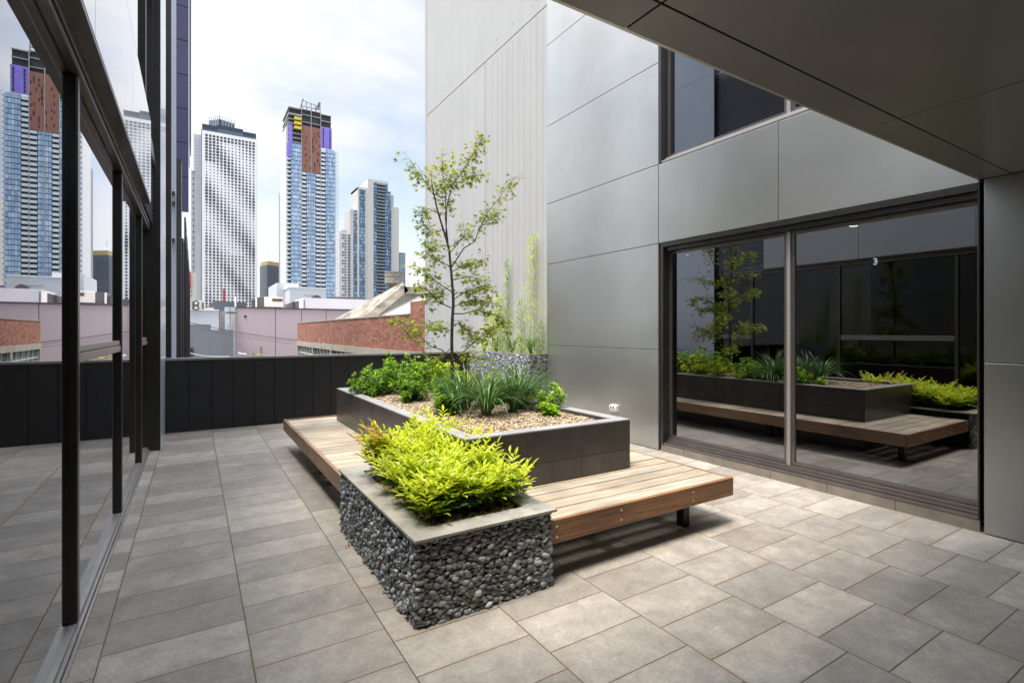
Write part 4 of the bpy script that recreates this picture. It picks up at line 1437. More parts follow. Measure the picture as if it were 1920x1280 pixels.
for (a, c) in ((29.62, 34.18), (25.22, 29.33), (20.77, 24.93), (16.37, 20.48)):
    b = MB(); b.box(QX + 0.10, QX + 0.14, a, c, -1.4, 0.654); w = b.build("window", wg, bw)
    b = MB()
    n = 5
    for k in range(n + 1): yy = a + (c - a) * k / n; b.box(QX + 0.06, QX + 0.098, yy - .03, yy + .03, -1.4, 0.64)
    b.box(QX + 0.05, QX + 0.096, a, c, 0.22, 0.27)
    f = b.build("window_frame", cmat("pale_frame", (0.55, 0.56, 0.54)) if a > 29 else bpy.data.materials["pale_frame"], None, origin=ORI[bw.name]); f.parent = w; f.location = (0, 0, 0)
b = MB(); b.box(QX + .1, QX + 12, 13.0, 34.3, 1.5, 1.6); b.build("flat_roof", conc_old, bw)

# gabled corrugated roof behind
iron = basic("weathered_roof_iron", (0.20, 0.17, 0.14), rough=0.75, var=0.4, scale=1.1, c2=(0.42, 0.38, 0.32), stretch=(1, 1, 2))
ironv = basic("corrugated_wall_iron", (0.30, 0.30, 0.29), rough=0.6, var=0.2, scale=1.5)
gr = thing("gabled_shed", "shed with a steep weathered iron roof and corrugated gable above the brick wall", "shed", (13, 32, -4))
YG = 30.0
A = atY(757, 535, YG); B_ = atY(680, 596, YG)
A2 = atY(755, 530, YG + .8); C_ = atY(628, 599, YG + 9.0)
b = MB()
n = 40
for k in range(n):                                     # corrugated roof slope built as ridged strips
    f0, f1 = k / n, (k + .55) / n
    for (fa, fb, lift) in ((f0, f1, .05), (f1, (k + 1) / n, 0.0)):
        p = [A.lerp(A2, fa), A.lerp(A2, fb), B_.lerp(C_, fb), B_.lerp(C_, fa)]
        up = Vector((0, 0, lift))
        q = [x + up for x in p] + [x - Vector((0, 0, .12)) for x in p]
        b.add([tuple(x) for x in q], [(0, 1, 2, 3), (7, 6, 5, 4), (0, 4, 5, 1), (1, 5, 6, 2), (2, 6, 7, 3), (3, 7, 4, 0)])
b.build("roof", iron, gr)
b = MB()
d = (B_ - A); nrm = Vector((-d.z, 0, d.x)).normalized()
if nrm.z > 0: nrm = -nrm
p = [A + Vector((0, -.1, .08)), B_ + Vector((0, -.1, .08)), B_ + nrm * .42 + Vector((0, -.1, 0)), A + nrm * .42 + Vector((0, -.1, 0))]
b.add([tuple(x) for x in p] + [tuple(x + Vector((0, .25, 0))) for x in p], [(0, 1, 2, 3), (7, 6, 5, 4), (0, 4, 5, 1), (1, 5, 6, 2), (2, 6, 7, 3), (3, 7, 4, 0)])
b.build("bargeboard", iron, gr)
b = MB()
xr_ = atY(840, 600, YG).x
xx = B_.x
while xx < xr_:
    top = A.z - max(0, (A.x - xx)) * (A.z - B_.z) / (A.x - B_.x) - .45 - max(0, xx - A.x) * .10
    b.add([(xx, YG + .1, -3), (xx + .1, YG + .02, -3), (xx + .2, YG + .1, -3), (xx, YG + .1, top), (xx + .1, YG + .02, top), (xx + .2, YG + .1, top)],
          [(0, 1, 4, 3), (1, 2, 5, 4)])
    xx += .2
b.build("gable_wall", ironv, gr)
b = MB(); b.box(A.x, xr_, YG - .1, YG + 3, A.z - .5, A.z - .08); b.build("ridge_flashing", iron, gr)
b = MB()
q0, q1 = atY(716, 590, 26), atY(800, 548, 26)
b.add([tuple(q0), tuple(q1), tuple(q1 + Vector((0, 5, -.9))), tuple(q0 + Vector((0, 5, -.9))), tuple(q0 - Vector((0, 0, .1))), tuple(q1 - Vector((0, 0, .1))),
       tuple(q1 - Vector((-1, 1.5, 1.4))), tuple(q0 - Vector((0, 1.5, 1.2)))], [(0, 1, 2, 3), (4, 5, 1, 0), (7, 6, 5, 4)])
b.build("lower_roof", basic("pale_roof_iron", (0.50, 0.48, 0.45), rough=0.5, var=0.1), gr)
# roof ventilator
vc = atY(739, 545, 36)
rvt = thing("roof_ventilator", "round drum shaped metal roof ventilator standing above the shed roof", "ventilator", tuple(vc))
vm = basic("aged_zinc", (0.27, 0.25, 0.22), rough=0.55, var=0.3, scale=3)
zt, zm, zb_ = atY(739, 512, 36).z, atY(739, 531, 36).z, atY(739, 546, 36).z
b = MB(); b.cyl((vc.x, 36, zm), (vc.x, 36, zt), .66, n=28); b.build("drum", vm, rvt, smooth=False)
b = MB(); b.cyl((vc.x, 36, zt), (vc.x, 36, zt + .05), .69, n=28); b.cyl((vc.x, 36, (zt + zm) / 2 + .1), (vc.x, 36, (zt + zm) / 2 + .16), .69, n=28); b.cyl((vc.x, 36, zm - .04), (vc.x, 36, zm), .71, n=28); b.build("rim", vm, rvt)
b = MB(); b.cyl((vc.x, 36, zm - .30), (vc.x, 36, zm - .05), .32, .66, n=24); b.cyl((vc.x, 36, zb_ - 1.6), (vc.x, 36, zm - .31), .32, n=20); b.build("neck", vm, rvt)

# pink rendered wall
pk = thing("pink_building", "pale pink rendered building with dark vertical joints and rain stains", "building", (7, 42, -4))
x0, x1, _, zt = R4(438, 800, 578.5, 600, 42)
zt = atY(520, 578.5, 42).z
seams = [438, 516.5, 565.5, 611.5, 660, 705, 750, 800]
pm = streak_mat("pink_render", (0.62, 0.51, 0.53), var=0.06, vs=1.2, streak=0.28, dirt=(.75, .75, .8))
for a, c in zip(seams[:-1], seams[1:]):
    b = MB(); b.box(atY(a, 600, 42).x + .02, atY(c, 600, 42).x - .02, 42, 42.3, -4, zt); b.build("wall_panel", pm, pk)
b = MB(); b.box(x0 + .03, x1 - .03, 42.31, 54, -4, zt - .05); b.build("wall_core", pm, pk)
b = MB(); b.box(x0 - .04, x1, 41.93, 42.4, zt + .002, zt + .07); b.build("coping", cmat("dark_coping", (0.10, 0.09, 0.10)), pk)
p = atY(460, 593, 42); b = MB(); b.cyl((p.x, 41.95, p.z), (p.x, 42.0, p.z), .09, n=12); b.build("wall_vent", MT['slot'], pk)
p = atY(490, 655, 41.5); b = MB(); b.cyl((p.x, 41.6, -1.5), (p.x, 41.6, atY(490, 649, 41.5).z), .07, n=8)
o = b.build("vent_pipe", vm, None, origin=(p.x, 41.6, -1.5)); tag(o, "thin rusty vent pipe standing in front of the pink wall", "pipe")
p = atY(483, 664, 40); b = MB(); b.prism([(p.x - .35, -1.2), (p.x + .32, -1.2), (p.x + .30, p.z), (p.x - .1, p.z - .03), (p.x - .33, p.z + .13)], 40, 40.6)
o = b.build("rooftop_box", cmat("ochre_paint", (0.45, 0.36, 0.14)), None, origin=(p.x, 40, -1.2)); tag(o, "small ochre rooftop box in front of the pink wall", "box")
for u, lab in ((448.5, "small white rooftop fitting near the left edge of the pink wall"), (457, "flat white rooftop cowl beside a smaller white fitting")):
    p = atY(u, 664, 40); b = MB(); b.cyl((p.x, 40, -1.0), (p.x, 40, p.z + .02), .10, n=12); b.cyl((p.x, 40, p.z + .021), (p.x, 40, p.z + (.15 if u < 450 else .06)), .13 if u < 450 else .2, .09, n=12)
    o = b.build("roof_cowl", MT['white'], None, origin=(p.x, 40, -1)); tag(o, lab, "roof fitting", "white roof fittings")

# grey stepped shed
gs = thing("grey_shed", "blue grey rendered wall with a stepped top below the pale building", "building", (0.7, 38, -4))
xa, xb, xc_ = atY(340, 600, 38).x, atY(395.5, 600, 38).x, atY(437.5, 600, 38).x
z1, z2 = atY(375, 608, 38).z, atY(417, 618.6, 38).z
gm = streak_mat("blue_grey_render", (0.235, 0.255, 0.285), var=0.12, vs=1.0, streak=0.25)
b = MB(); b.prism([(xa, -4), (xc_, -4), (xc_, z2), (xb, z2), (xb, z1), (xa, z1)], 38, 41.5); b.build("wall", gm, gs)
b = MB(); pbox(b, 356.5, 362.5, 650, 668, 37.95, .2); b.build("window_frame", cmat("brown_timber", (0.28, 0.13, 0.07)), gs)
b = MB(); pbox(b, 357.5, 361, 652, 667, 37.9, .04); b.build("window", MT['slot'], gs)

# pale blue building with flue
pb = thing("pale_blue_building", "pale blue painted building with a flat roof behind the grey shed", "building", (1, 50, -4))
pbm = streak_mat("pale_blue_paint", (0.60, 0.65, 0.70), var=0.05, vs=1.0, streak=0.15)
b = MB(); pbox(b, 340, 411, 581.5, 640, 50, 12, z0=-4); b.build("wall", pbm, pb)
b = MB(); pbox(b, 411.3, 440, 583, 640, 50.05, 10, z0=-4); b.build("block_wall", streak_mat("grey_blockwork", (0.36, 0.37, 0.38), vs=3, streak=.4), pb)
b = MB(); pbox(b, 412.5, 415.5, 583, 640, 49.9, .12, z0=-4); b.build("downpipe", vm, pb)
b = MB(); pbox(b, 340, 411, 580, 582, 49.9, .5); b.build("coping", MT['white'], pb)
fl = atY(432.3, 600, 41.8)
t = thing("metal_flue", "shiny galvanised flue duct with a wider cap beside the pink wall", "flue", (fl.x, 41.8, -3))
gal = basic("galvanised_steel", (0.62, 0.66, 0.70), rough=0.28, metal=0.85, var=0.12, stretch=(1, 1, 5))
zc, zc2 = atY(432, 585, 41.8).z, atY(432, 576, 41.8).z
b = MB(); b.cyl((fl.x, 41.8, -3), (fl.x, 41.8, zc - .12), .34, n=24); b.build("duct", gal, t, smooth=False)
b = MB(); b.cyl((fl.x, 41.8, zc - .11), (fl.x, 41.8, zc), .30, n=20); b.build("neck", vm, t)
b = MB(); b.cyl((fl.x, 41.8, zc + .002), (fl.x, 41.8, zc2), .375, n=24); b.build("cap", gal, t)

# rooftop services
acw = cmat("cream_casing", (0.70, 0.69, 0.64), rough=0.5)
acg = cmat("grey_grille", (0.10, 0.10, 0.105), rough=0.6)
p = atY(369, 572, 49)
t = thing("condenser_unit", "white air conditioning condenser with two stacked round fans", "air conditioner", (p.x, 49, atY(369, 582, 49).z))
b = MB(); pbox(b, 361, 378, 563.5, 581, 49, .6); b.build("casing", acw, t, bevel=0.02)
for v in (568.2, 577):
    p = atY(367.5, v, 48.98)
    b = MB(); b.cyl((p.x, 48.95, p.z), (p.x, 48.99, p.z), .225, n=24); b.build("fan_guard", acg, t)
    b = MB(); b.cyl((p.x, 48.93, p.z), (p.x, 48.949, p.z), .12, n=20); b.build("fan_hub", acw, t)
b = MB(); pbox(b, 360.5, 362, 564.5, 580.5, 48.95, .04); b.build("side_grille", acg, t)
t = thing("plant_screen", "dark grey metal rooftop plant screen between the condenser and the flue", "screen", tuple(atY(425, 582, 60)))
b = MB(); x0, x1, za, zb = R4(392, 462, 565, 582, 60)
b.prism([(x0, za), (x1, za), (x1, zb - .05), (x0 + .5, zb), (x0, zb - .35)], 60, 63); b.build("screen_panel", cmat("slate_metal", (0.09, 0.10, 0.12)), t)
b = MB(); pbox(b, 384, 401, 576.5, 582, 50, .8)
o = b.build("rooftop_duct_box", cmat("sand_casing", (0.62, 0.52, 0.40)), None, origin=atY(392, 582, 50)); tag(o, "small sand coloured rooftop box left of the dark screen", "box")
b = MB(); pbox(b, 378.3, 382.5, 567, 581.5, 50.3, .5)
o = b.build("rooftop_cabinet", acg, None, origin=atY(380, 582, 50.3)); tag(o, "narrow dark cabinet right of the twin fan condenser", "cabinet")
p = atY(420, 565, 62); b = MB(); b.cyl((p.x, 62, atY(420, 566, 62).z), (p.x, 62, atY(420, 541, 62).z), .10, n=8)
o = b.build("roof_pole", cmat("red_paint", (0.35, 0.02, 0.03)), None, origin=atY(420, 566, 62)); tag(o, "dark red pole rising above the dark plant screen", "pole")
b = MB(); b.cyl(tuple(atY(441.5, 577, 58)), tuple(atY(441.5, 556, 58)), .07, n=8)
o = b.build("roof_pole", MT['white'], None, origin=atY(441.5, 577, 58)); tag(o, "thin white pole right above the flue cap", "pole")

t = thing("package_unit", "large cream rooftop air conditioning unit with a dark louvred end above the pink wall", "air conditioner", tuple(atY(505, 577, 46)))
b = MB(); pbox(b, 495.5, 531, 557, 575.5, 46, 2.2); b.build("casing", acw, t, bevel=0.03)
b = MB(); pbox(b, 479.5, 495.2, 557.2, 576, 46.05, 2.0); b.build("coil_grille", acg, t)
b = MB(); pbox(b, 510.5, 530, 560, 565, 45.95, .04); b.build("outlet_grille", cmat("dark_brown_grille", (0.10, 0.07, 0.05)), t)
b = MB(); pbox(b, 479, 482, 557.2, 577, 45.9, .1); b.build("frame_post", acw, t)
b = MB(); pbox(b, 476, 534, 576.2, 577.6, 45.8, 2.6); b.build("base_rail", vm, t)
b = MB(); pbox(b, 472, 478, 562, 577, 46.6, .8)
o = b.build("rooftop_cabinet", acg, None, origin=atY(475, 577, 46.6)); tag(o, "narrow dark cabinet left of the large cream rooftop unit", "cabinet")

wb = thing("white_rooftop_block", "white rendered rooftop block with a round black vent", "building", tuple(atY(570, 583, 62)))
whm = streak_mat("white_render", (0.56, 0.58, 0.61), var=0.05, vs=0.8, streak=0.18, dirt=(.7, .72, .78))
b = MB(); pbox(b, 543.5, 611, 540.5, 590, 62, 10); b.build("front_block", whm, wb)
b = MB(); pbox(b, 519, 560, 531, 590, 66, 8); b.build("rear_block", whm, wb)
b = MB(); pbox(b, 542.5, 611.5, 539.3, 540.4, 61.9, 10); b.build("coping", MT['white'], wb)
p = atY(595.5, 560.5, 61); b = MB(); b.cyl((p.x, 61.4, p.z), (p.x, 61.99, p.z), .49, n=24); b.build("round_vent", acg, wb)
b = MB(); b.cyl(tuple(atY(570, 552.5, 61.9)), tuple(atY(593, 554, 61.9)), .03, n=6); b.build("conduit", vm, wb)

wp = thing("white_parapet_building", "long white rendered parapet building behind the pink wall", "building", tuple(atY(630, 583, 54)))
b = MB(); pbox(b, 568, 720, 560.5, 600, 54.6, 5, z0=-4); b.build("parapet", whm, wp)
b = MB()
x0, x1, _, _ = R4(568, 720, 561, 583, 54.6)
for k, (u, v) in enumerate(((615, 563), (680, 563))): pass
b.box(x0 + .1, x0 + .16, 54.55, 54.6, atY(568, 583, 54.6).z, atY(568, 562, 54.6).z); b.build("downpipe", acg, wp)
t = thing("rooftop_cooler", "dark louvred rooftop cooler with a bright white end panel", "air conditioner", tuple(atY(556, 583, 52)))
b = MB(); x0, x1, za, zb = R4(538, 560.5, 563, 583, 52)
b.prism([(x0, za), (x1, za), (x1, zb), (x0, zb - .35)], 52, 54); b.build("casing", acg, t)
b = MB(); pbox(b, 549, 553, 565.5, 581.5, 51.93, .05); b.build("louvre", MT['slot'], t)
b = MB(); pbox(b, 561, 567.5, 561, 582.5, 51.9, 2.4); b.build("end_panel", MT['white'], t)
for k in range(8):
    u0 = 612.5 + k * 8.6
    b = MB(); pbox(b, u0, u0 + 7.9, 556.3 + k * .1, 560.6, 57, .3)
    o = b.build("roof_panel", acg, None, origin=atY(u0, 560.6, 57)); tag(o, f"small dark rooftop panel above the white parapet, number {k + 1} from the left" if False else
        ["leftmost dark rooftop panel on the white parapet", "second dark rooftop panel from the left on the white parapet", "third dark rooftop panel from the left on the white parapet",
         "fourth dark rooftop panel from the left on the white parapet", "fifth dark rooftop panel from the left on the white parapet", "sixth dark rooftop panel on the white parapet, third from the right",
         "dark rooftop panel next to the last on the right end of the white parapet", "rightmost dark rooftop panel on the white parapet"][k], "roof panel", "dark panels on the white parapet")
# overhead cables
for k, (v0, v1, r, lab) in enumerate(((601, 637.5, .020, "thickest overhead cable crossing in front of the pink wall"), (606, 640.5, .010, "thin overhead cable in the middle of three"),
                                      (609, 645, .010, "lowest thin overhead cable in front of the pink wall"), (658, 668, .012, "pale cable sloping low across the grey shed wall"))):
    a, c = atY(340, v0, 36), atY(558 if k < 3 else 430, v1, 34.6)
    pts = [a.lerp(c, q / 12) - Vector((0, 0, .12 * math.sin(math.pi * q / 12))) for q in range(13)]
    b = MB(); b.tube(pts, r, n=5)
    o = b.build("overhead_cable", MT['slot'] if k < 3 else MT['white'], None, origin=a); tag(o, lab, "cable", "overhead cables")

# ================================================================== CITY TOWERS
def limited(parent, name, mat, items, limit=98, label=None):
    """items: (size, add(mb)). The largest become parts of their own, the rest one piece of stuff"""
    items = sorted(items, key=lambda q: -q[0])
    for s_, fn in items[:limit]:
        b = MB(); fn(b); b.build(name, mat, parent)
    if items[limit:]:
        b = MB()
        for s_, fn in items[limit:]: fn(b)
        o = b.build(name, mat, parent); o["kind"] = "stuff"


def tower_glass(name, c, rough=0.12, var=0.25):
    return basic(name, c, rough=rough, var=var, scale=0.05, usecol=True, spec=0.8, coat=0.6, coat_rough=0.05)


# ---- white punched-window tower
YW = 584.5
wt = thing("apartment_tower", "white tower with a grid of small square windows and a dark stepped crown", "tower", (30, YW, -4))
x0, x1 = atY(378.5, 621, YW).x, atY(481.5, 621, YW).x
zt = 198.0
wm = cmat("white_tower_render", (0.85, 0.86, 0.87), scale=0.02, var=0.04)
b = MB(); b.box(x0, x1, YW, YW + 30, -4, zt); b.box(x1 - .8, x1 + .5, YW + .6, YW + 29, -4, zt - 3); b.build("facade", wm, wt)
b = MB(); b.box(x0 - .5, x0 - .02, YW + .2, YW + 29, -4, zt + 1); b.build("corner_recess", cmat("dark_corner", (0.09, 0.10, 0.11)), wt)
cm = cmat("dark_crown_glass", (0.035, 0.045, 0.07), rough=0.3)
cm2 = cmat("crown_panel", (0.10, 0.14, 0.19), rough=0.4)
for (u0, u1, v0, v1, dz) in ((379, 407.5, 231.5, 0, 0), (407, 456, 233.5, 0, 0), (456, 480.5, 246.5, 0, 0)):
    xa, xb = atY(u0, 621, YW).x, atY(u1, 621, YW).x
    ztop = atY((u0 + u1) / 2, (v0 + (v0 + (u1 - u0) * .2)) / 2, YW).z
    b = MB(); b.box(xa, xb - .1, YW + .3, YW + 26, zt + .02, zt + 2.2 if u0 != 407 else zt + 4.5); b.build("crown_band", cm2, wt)
    b = MB(); b.box(xa, xb - .1, YW + .1, YW + 26, (zt + 2.21) if u0 != 407 else zt + 4.51, ztop); b.build("crown_glass", cm, wt)
pc = atY(412, 621, YW + 8)
b = MB(); hz = atY(412, 217, YW + 8).z
L1, L2 = 14.5, 13.5
ang = R(-28)
ux, uy = Vector((math.cos(R(22)), math.sin(R(22)), 0)), Vector((-math.sin(R(42)), math.cos(R(42)), 0))
base = Vector((pc.x, YW + 8, zt + 2))
q = [base, base + ux * L1, base + ux * L1 + uy * L2, base + uy * L2]
b.add([tuple(v) for v in q] + [(v.x, v.y, hz - 3.5) for v in q], [(0, 1, 5, 4), (1, 2, 6, 5), (2, 3, 7, 6), (3, 0, 4, 7), (4, 5, 6, 7)]); b.build("plant_room", cm2, wt)
b = MB()
for a, c in ((q[0], q[1]), (q[0], q[3])):
    for k in range(6):
        p = a.lerp(c, k / 5); b.box(p.x - .3, p.x + .3, p.y - .35, p.y + .3, zt + 2, hz)
b.build("plant_screen_posts", cmat("pale_posts", (0.45, 0.46, 0.48)), wt)
items = []
nc = 14
for r_ in range(57):
    z = zt - 4.3 - r_ * 3.0
    if z < 20: break
    for c_ in range(nc):
        xc = x0 + 3.9 + c_ * (x1 - x0 - 6.9) / (nc - 1)
        w = .5 + .5 * math.sin(.36 * r_ - .52 * c_ + 1.2) * (0.75 + .25 * math.sin(.11 * r_ + c_ * .3))
        if r_ < 2: w = .85
        if c_ < 3 and r_ < 9: w = .9
        if r_ > 38: w = max(w, .55)
        s = .42 + .75 * max(0, min(1, w)) + random.uniform(-.05, .05)
        items.append((s, lambda m, xc=xc, z=z, s=s: m.box(xc - s, xc + s, YW - .12, YW + .02, z - s, z + s)))
limited(wt, "window", cmat("tower_window", (0.045, 0.055, 0.07), rough=0.3, scale=.2, var=.5), items)

# slim white annexes to its left
an = thing("apartment_tower", "slim pale tower squeezed left of the white tower with the square windows", "tower", tuple(atY(370, 621, 600)))
b = MB(); pbox(b, 363, 377, 252, 600, 600, 20, z0=-4); b.build("facade", cmat("pale_blue_white_render", (0.60, 0.64, 0.68), scale=.02), an)
items = []
for k in range(34):
    z = atY(370, 262, 600).z - k * 3.2
    for u in (365, 368.5, 372): items.append((1, lambda m, u=u, z=z: m.box(atY(u, 600, 600).x, atY(u + 1.2, 600, 600).x, 599.85, 600.01, z, z + 1.1)))
limited(an, "window", cmat("grey_window", (0.35, 0.38, 0.42)), items[:90])
a2 = thing("apartment_tower", "narrow grey tower with one column of dark windows at the far left of the skyline", "tower", tuple(atY(363, 621, 500)))
b = MB(); pbox(b, 358.5, 367.5, 320, 600, 500, 15, z0=-4); b.build("facade", cmat("blue_grey_render2", (0.40, 0.42, 0.47), scale=.02), a2)
items = []
for k in range(26):
    z = atY(363, 326, 500).z - k * 4.9
    items.append((1, lambda m, z=z: m.box(atY(361.8, 600, 500).x, atY(363.8, 600, 500).x, 499.85, 500.01, z, z + 2.0)))
limited(a2, "window", acg, items)
a3 = thing("office_building", "cream office block with a vertical red sign beside the dark street building", "building", tuple(atY(363, 621, 420)))
b = MB(); pbox(b, 354, 367.8, 511, 600, 420, 15, z0=-4); b.build("facade", cmat("cream_render", (0.58, 0.57, 0.49), scale=.02), a3)
b = MB(); pbox(b, 354.6, 357.6, 509, 540, 419, .6); b.build("sign", cmat("red_sign", (0.62, 0.02, 0.05)), a3)
b = MB(); pbox(b, 357.8, 359.4, 545, 548, 419.9, .15); pbox(b, 357.8, 359.4, 552, 556, 419.9, .15); b.build("window", acg, a3)

# ---- blue glass tower under construction
YB = 411.0
bt = thing("glass_tower", "blue glass tower under construction with a brown clad core, purple mesh and an open crown", "tower", (76, YB, -4))
X = lambda u: atY(u, 621, YB).x
Zc = lambda u, v: atY(u, v, YB).z
ztg = Zc(587, 275)                        # top of the glass
ztc = Zc(553, 203)                        # top of the open crown, left
slab = cmat("raw_concrete", (0.36, 0.36, 0.35), scale=.05)
darkin = cmat("dark_floor_void", (0.05, 0.055, 0.06), scale=.1, var=.4)
b = MB(); b.box(X(541), X(628.5), YB + .6, YB + 32, -4, ztg - 1); b.build("core", darkin, bt)
b = MB(); b.box(X(541) - 1.5, X(541) - .02, YB + 2, YB + 32, -4, ztc - 14); b.build("white_side_wall", cmat("white_side", (0.66, 0.67, 0.68)), bt)
FH = 3.2
gitems, bitems = [], []
blue = [(0.36, 0.54, 0.78), (0.32, 0.50, 0.76), (0.42, 0.60, 0.82), (0.30, 0.47, 0.72), (0.52, 0.68, 0.86)]


def band(m, u0, u1, z, y=YB):
    xa, xb = X(u0), X(u1)
    n = max(2, int(round((xb - xa) / 1.35)))
    for k in range(n):
        c = np.array(blue[random.randrange(5)]) * random.uniform(.85, 1.15)
        m.box(xa + (xb - xa) * k / n + .06, xa + (xb - xa) * (k + 1) / n - .06, y, y + .3, z + .22, z + FH - .22, tuple(c))


z = ztg - FH
zb_brown = Zc(583, 324)
while z > 24:
    for (u0, u1) in ((545.6, 565), (610.5, 628)):
        gitems.append((2 + z * .001, lambda m, u0=u0, u1=u1, z=z: band(m, u0, u1, z)))
    if z < zb_brown - FH * .5:
        gitems.append((1 + z * .001, lambda m, z=z: band(m, 574.8, 583, z)))
        gitems.append((1 + z * .001, lambda m, z=z: band(m, 583.6, 591.6, z)))
        for (u0, u1) in ((566, 574), (592.2, 600.8)):
            bitems.append((2 + z * .001, lambda m, u0=u0, u1=u1, z=z: m.box(X(u0), X(u1), YB - .5, YB + .5, z, z + 1.7)))
    bitems.append((1.5 + z * .001, lambda m, z=z: m.box(X(602), X(609.8), YB - .5, YB + .5, z, z + 1.7)))
    if z < Zc(541, 296): bitems.append((1 + z * .001, lambda m, z=z: m.box(X(538.2), X(545), YB - .4, YB + 3, z, z + 1.2)))
    z -= FH
limited(bt, "window_band", tower_glass("sky_blue_glass", (1, 1, 1)), gitems)
limited(bt, "balcony", cmat("pale_balcony_glass", (0.62, 0.70, 0.76), rough=.3), bitems)
b = MB()
for u in (565.4, 601.3, 583.3): b.box(X(u) - .22, X(u) + .22, YB - .55, YB + .3, -4, Zc(u, 205 + (u - 565) * .2))
b.build("edge_fin", slab, bt)
# brown clad core face
b = MB(); zb1 = Zc(583, 238.5); b.box(X(566), X(600.9), YB - .35, YB + .55, zb_brown, zb1)
bc = b.build("core_cladding", basic("rust_brown_cladding", (0.27, 0.115, 0.085), rough=.6, var=.2, scale=.3, stretch=(6, 1, .3)), bt)
items = []
for k in range(30):
    xx = random.choice([568, 571, 574, 577, 580.5, 585.5, 589, 592, 595, 598.5]); zz = zb_brown + 1.5 + (zb1 - zb_brown - 5) * (k / 30)
    items.append((1, lambda m, xx=xx, zz=zz: m.box(X(xx), X(xx + 1.8), YB - .42, YB - .3, zz, zz + 2.0)))
for s_, fn in items:
    b = MB(); fn(b); w = b.build("window", MT['slot'], None, origin=ORI[bt.name]); w.parent = bc; w.location = (0, 0, 0)
# purple mesh
pur = cmat("purple_mesh", (0.26, 0.19, 0.72), rough=.6, var=.2, scale=.4)
for (u0, u1, v0, v1, yo) in ((541.2, 548.2, 233, 269, 0), (538.4, 545.3, 268, 294, -.2), (601.8, 622, 239.5, 279, 0)):
    b = MB(); b.box(X(u0), X(u1), YB - .3 + yo, YB + .5, Zc((u0 + u1) / 2, v1), Zc((u0 + u1) / 2, v0)); o = b.build("mesh_screen", pur, bt)
for k in range(6):
    for u in (605, 617.5):
        z = Zc(612, 243 + k * 5.9)
        b = MB(); b.box(X(u), X(u + 2.2), YB - .42, YB - .25, z - 2, z); b.build("window", MT['slot'], bt)
# open crown: slabs, columns, voids
b = MB()
b.box(X(542), X(566), YB + 1.2, YB + 28, Zc(553, 268), ztc - .5)
b.box(X(566.2), X(600.6), YB + 1.2, YB + 28, zb1 - 3, Zc(583, 208)); b.box(X(601), X(621), YB + 1.2, YB + 28, Zc(611, 240), Zc(611, 217)); b.build("crown_void", darkin, bt)
zz = ztg
for k, v in enumerate((202.5, 214, 223, 231, 240, 249, 257.5, 266)):
    b = MB(); b.box(X(540.5), X(566), YB - (1.0 if k < 2 else 0), YB + 30, Zc(553, v + 1.8 if k != 1 else v + 3), Zc(553, v)); b.build("floor_slab", slab, bt)
for v in (207.5, 217.5, 231):
    b = MB(); b.box(X(566), X(600.8), YB - .2, YB + 30, Zc(583, v + 1.2), Zc(583, v)); b.build("floor_slab", slab, bt)
for v in (215.5, 227.5):
    b = MB(); b.box(X(601), X(621.2), YB - .2, YB + 30, Zc(611, v + 1.4), Zc(611, v)); b.build("floor_slab", slab, bt)
for k, v in enumerate((221, 229.5, 238)):
    b = MB(); b.box(X(551.5), X(564.5), YB - 1.6, YB + .4, Zc(558, v + 5), Zc(558, v)); b.build("loading_platform", cmat("yellow_paint", (0.72, 0.58, 0.05)) if k == 0 else bpy.data.materials["yellow_paint"], bt)
b = MB()
for u in (566.3, 575, 583.5, 592, 600.3):
    b.cyl((X(u), YB, Zc(583, 208)), (X(u), YB, Zc(583, 194 if u < 590 else 198)), .28, n=5)
    b.cyl((X(u), YB, Zc(583, 208)), (X(min(u + 8, 600.3)), YB, Zc(583, 195)), .16, n=4)
b.cyl((X(565.5), YB, Zc(583, 192)), (X(601), YB, Zc(583, 197)), .3, n=5); b.cyl((X(565.5), YB, Zc(583, 203)), (X(601), YB, Zc(583, 203)), .3, n=5)
b.cyl((X(562), YB, Zc(562, 206)), (X(568.5), YB, Zc(567, 185)), .5, n=5)
b.cyl((X(591), YB, Zc(595, 206)), (X(599), YB, Zc(598, 192)), .9, n=5); b.cyl((X(597), YB, Zc(598, 205)), (X(600), YB, Zc(598, 193)), .6, n=5)
b.build("climbing_frame", cmat("green_grey_steel", (0.22, 0.25, 0.25)), bt)
# hoist mast
b = MB(); xm, xn = X(630.3), X(634.8); y = YB + 2
for x in (xm, xn): b.cyl((x, y, -4), (x, y, Zc(632, 284)), .16, n=4)
z = 22
while z < Zc(632, 284):
    b.cyl((xm, y, z), (xn, y, z + 1.6), .12, n=4); b.cyl((xn, y, z + 1.6), (xm, y, z + 3.2), .12, n=4); b.cyl((xm - 1, y, z), (xn, y, z), .14, n=4); z += 3.2
o = b.build("construction_hoist", cmat("pale_hoist_steel", (0.55, 0.55, 0.54)), None, origin=(xm, YB, -4)); tag(o, "pale lattice construction hoist mast up the right side of the blue glass tower", "hoist")

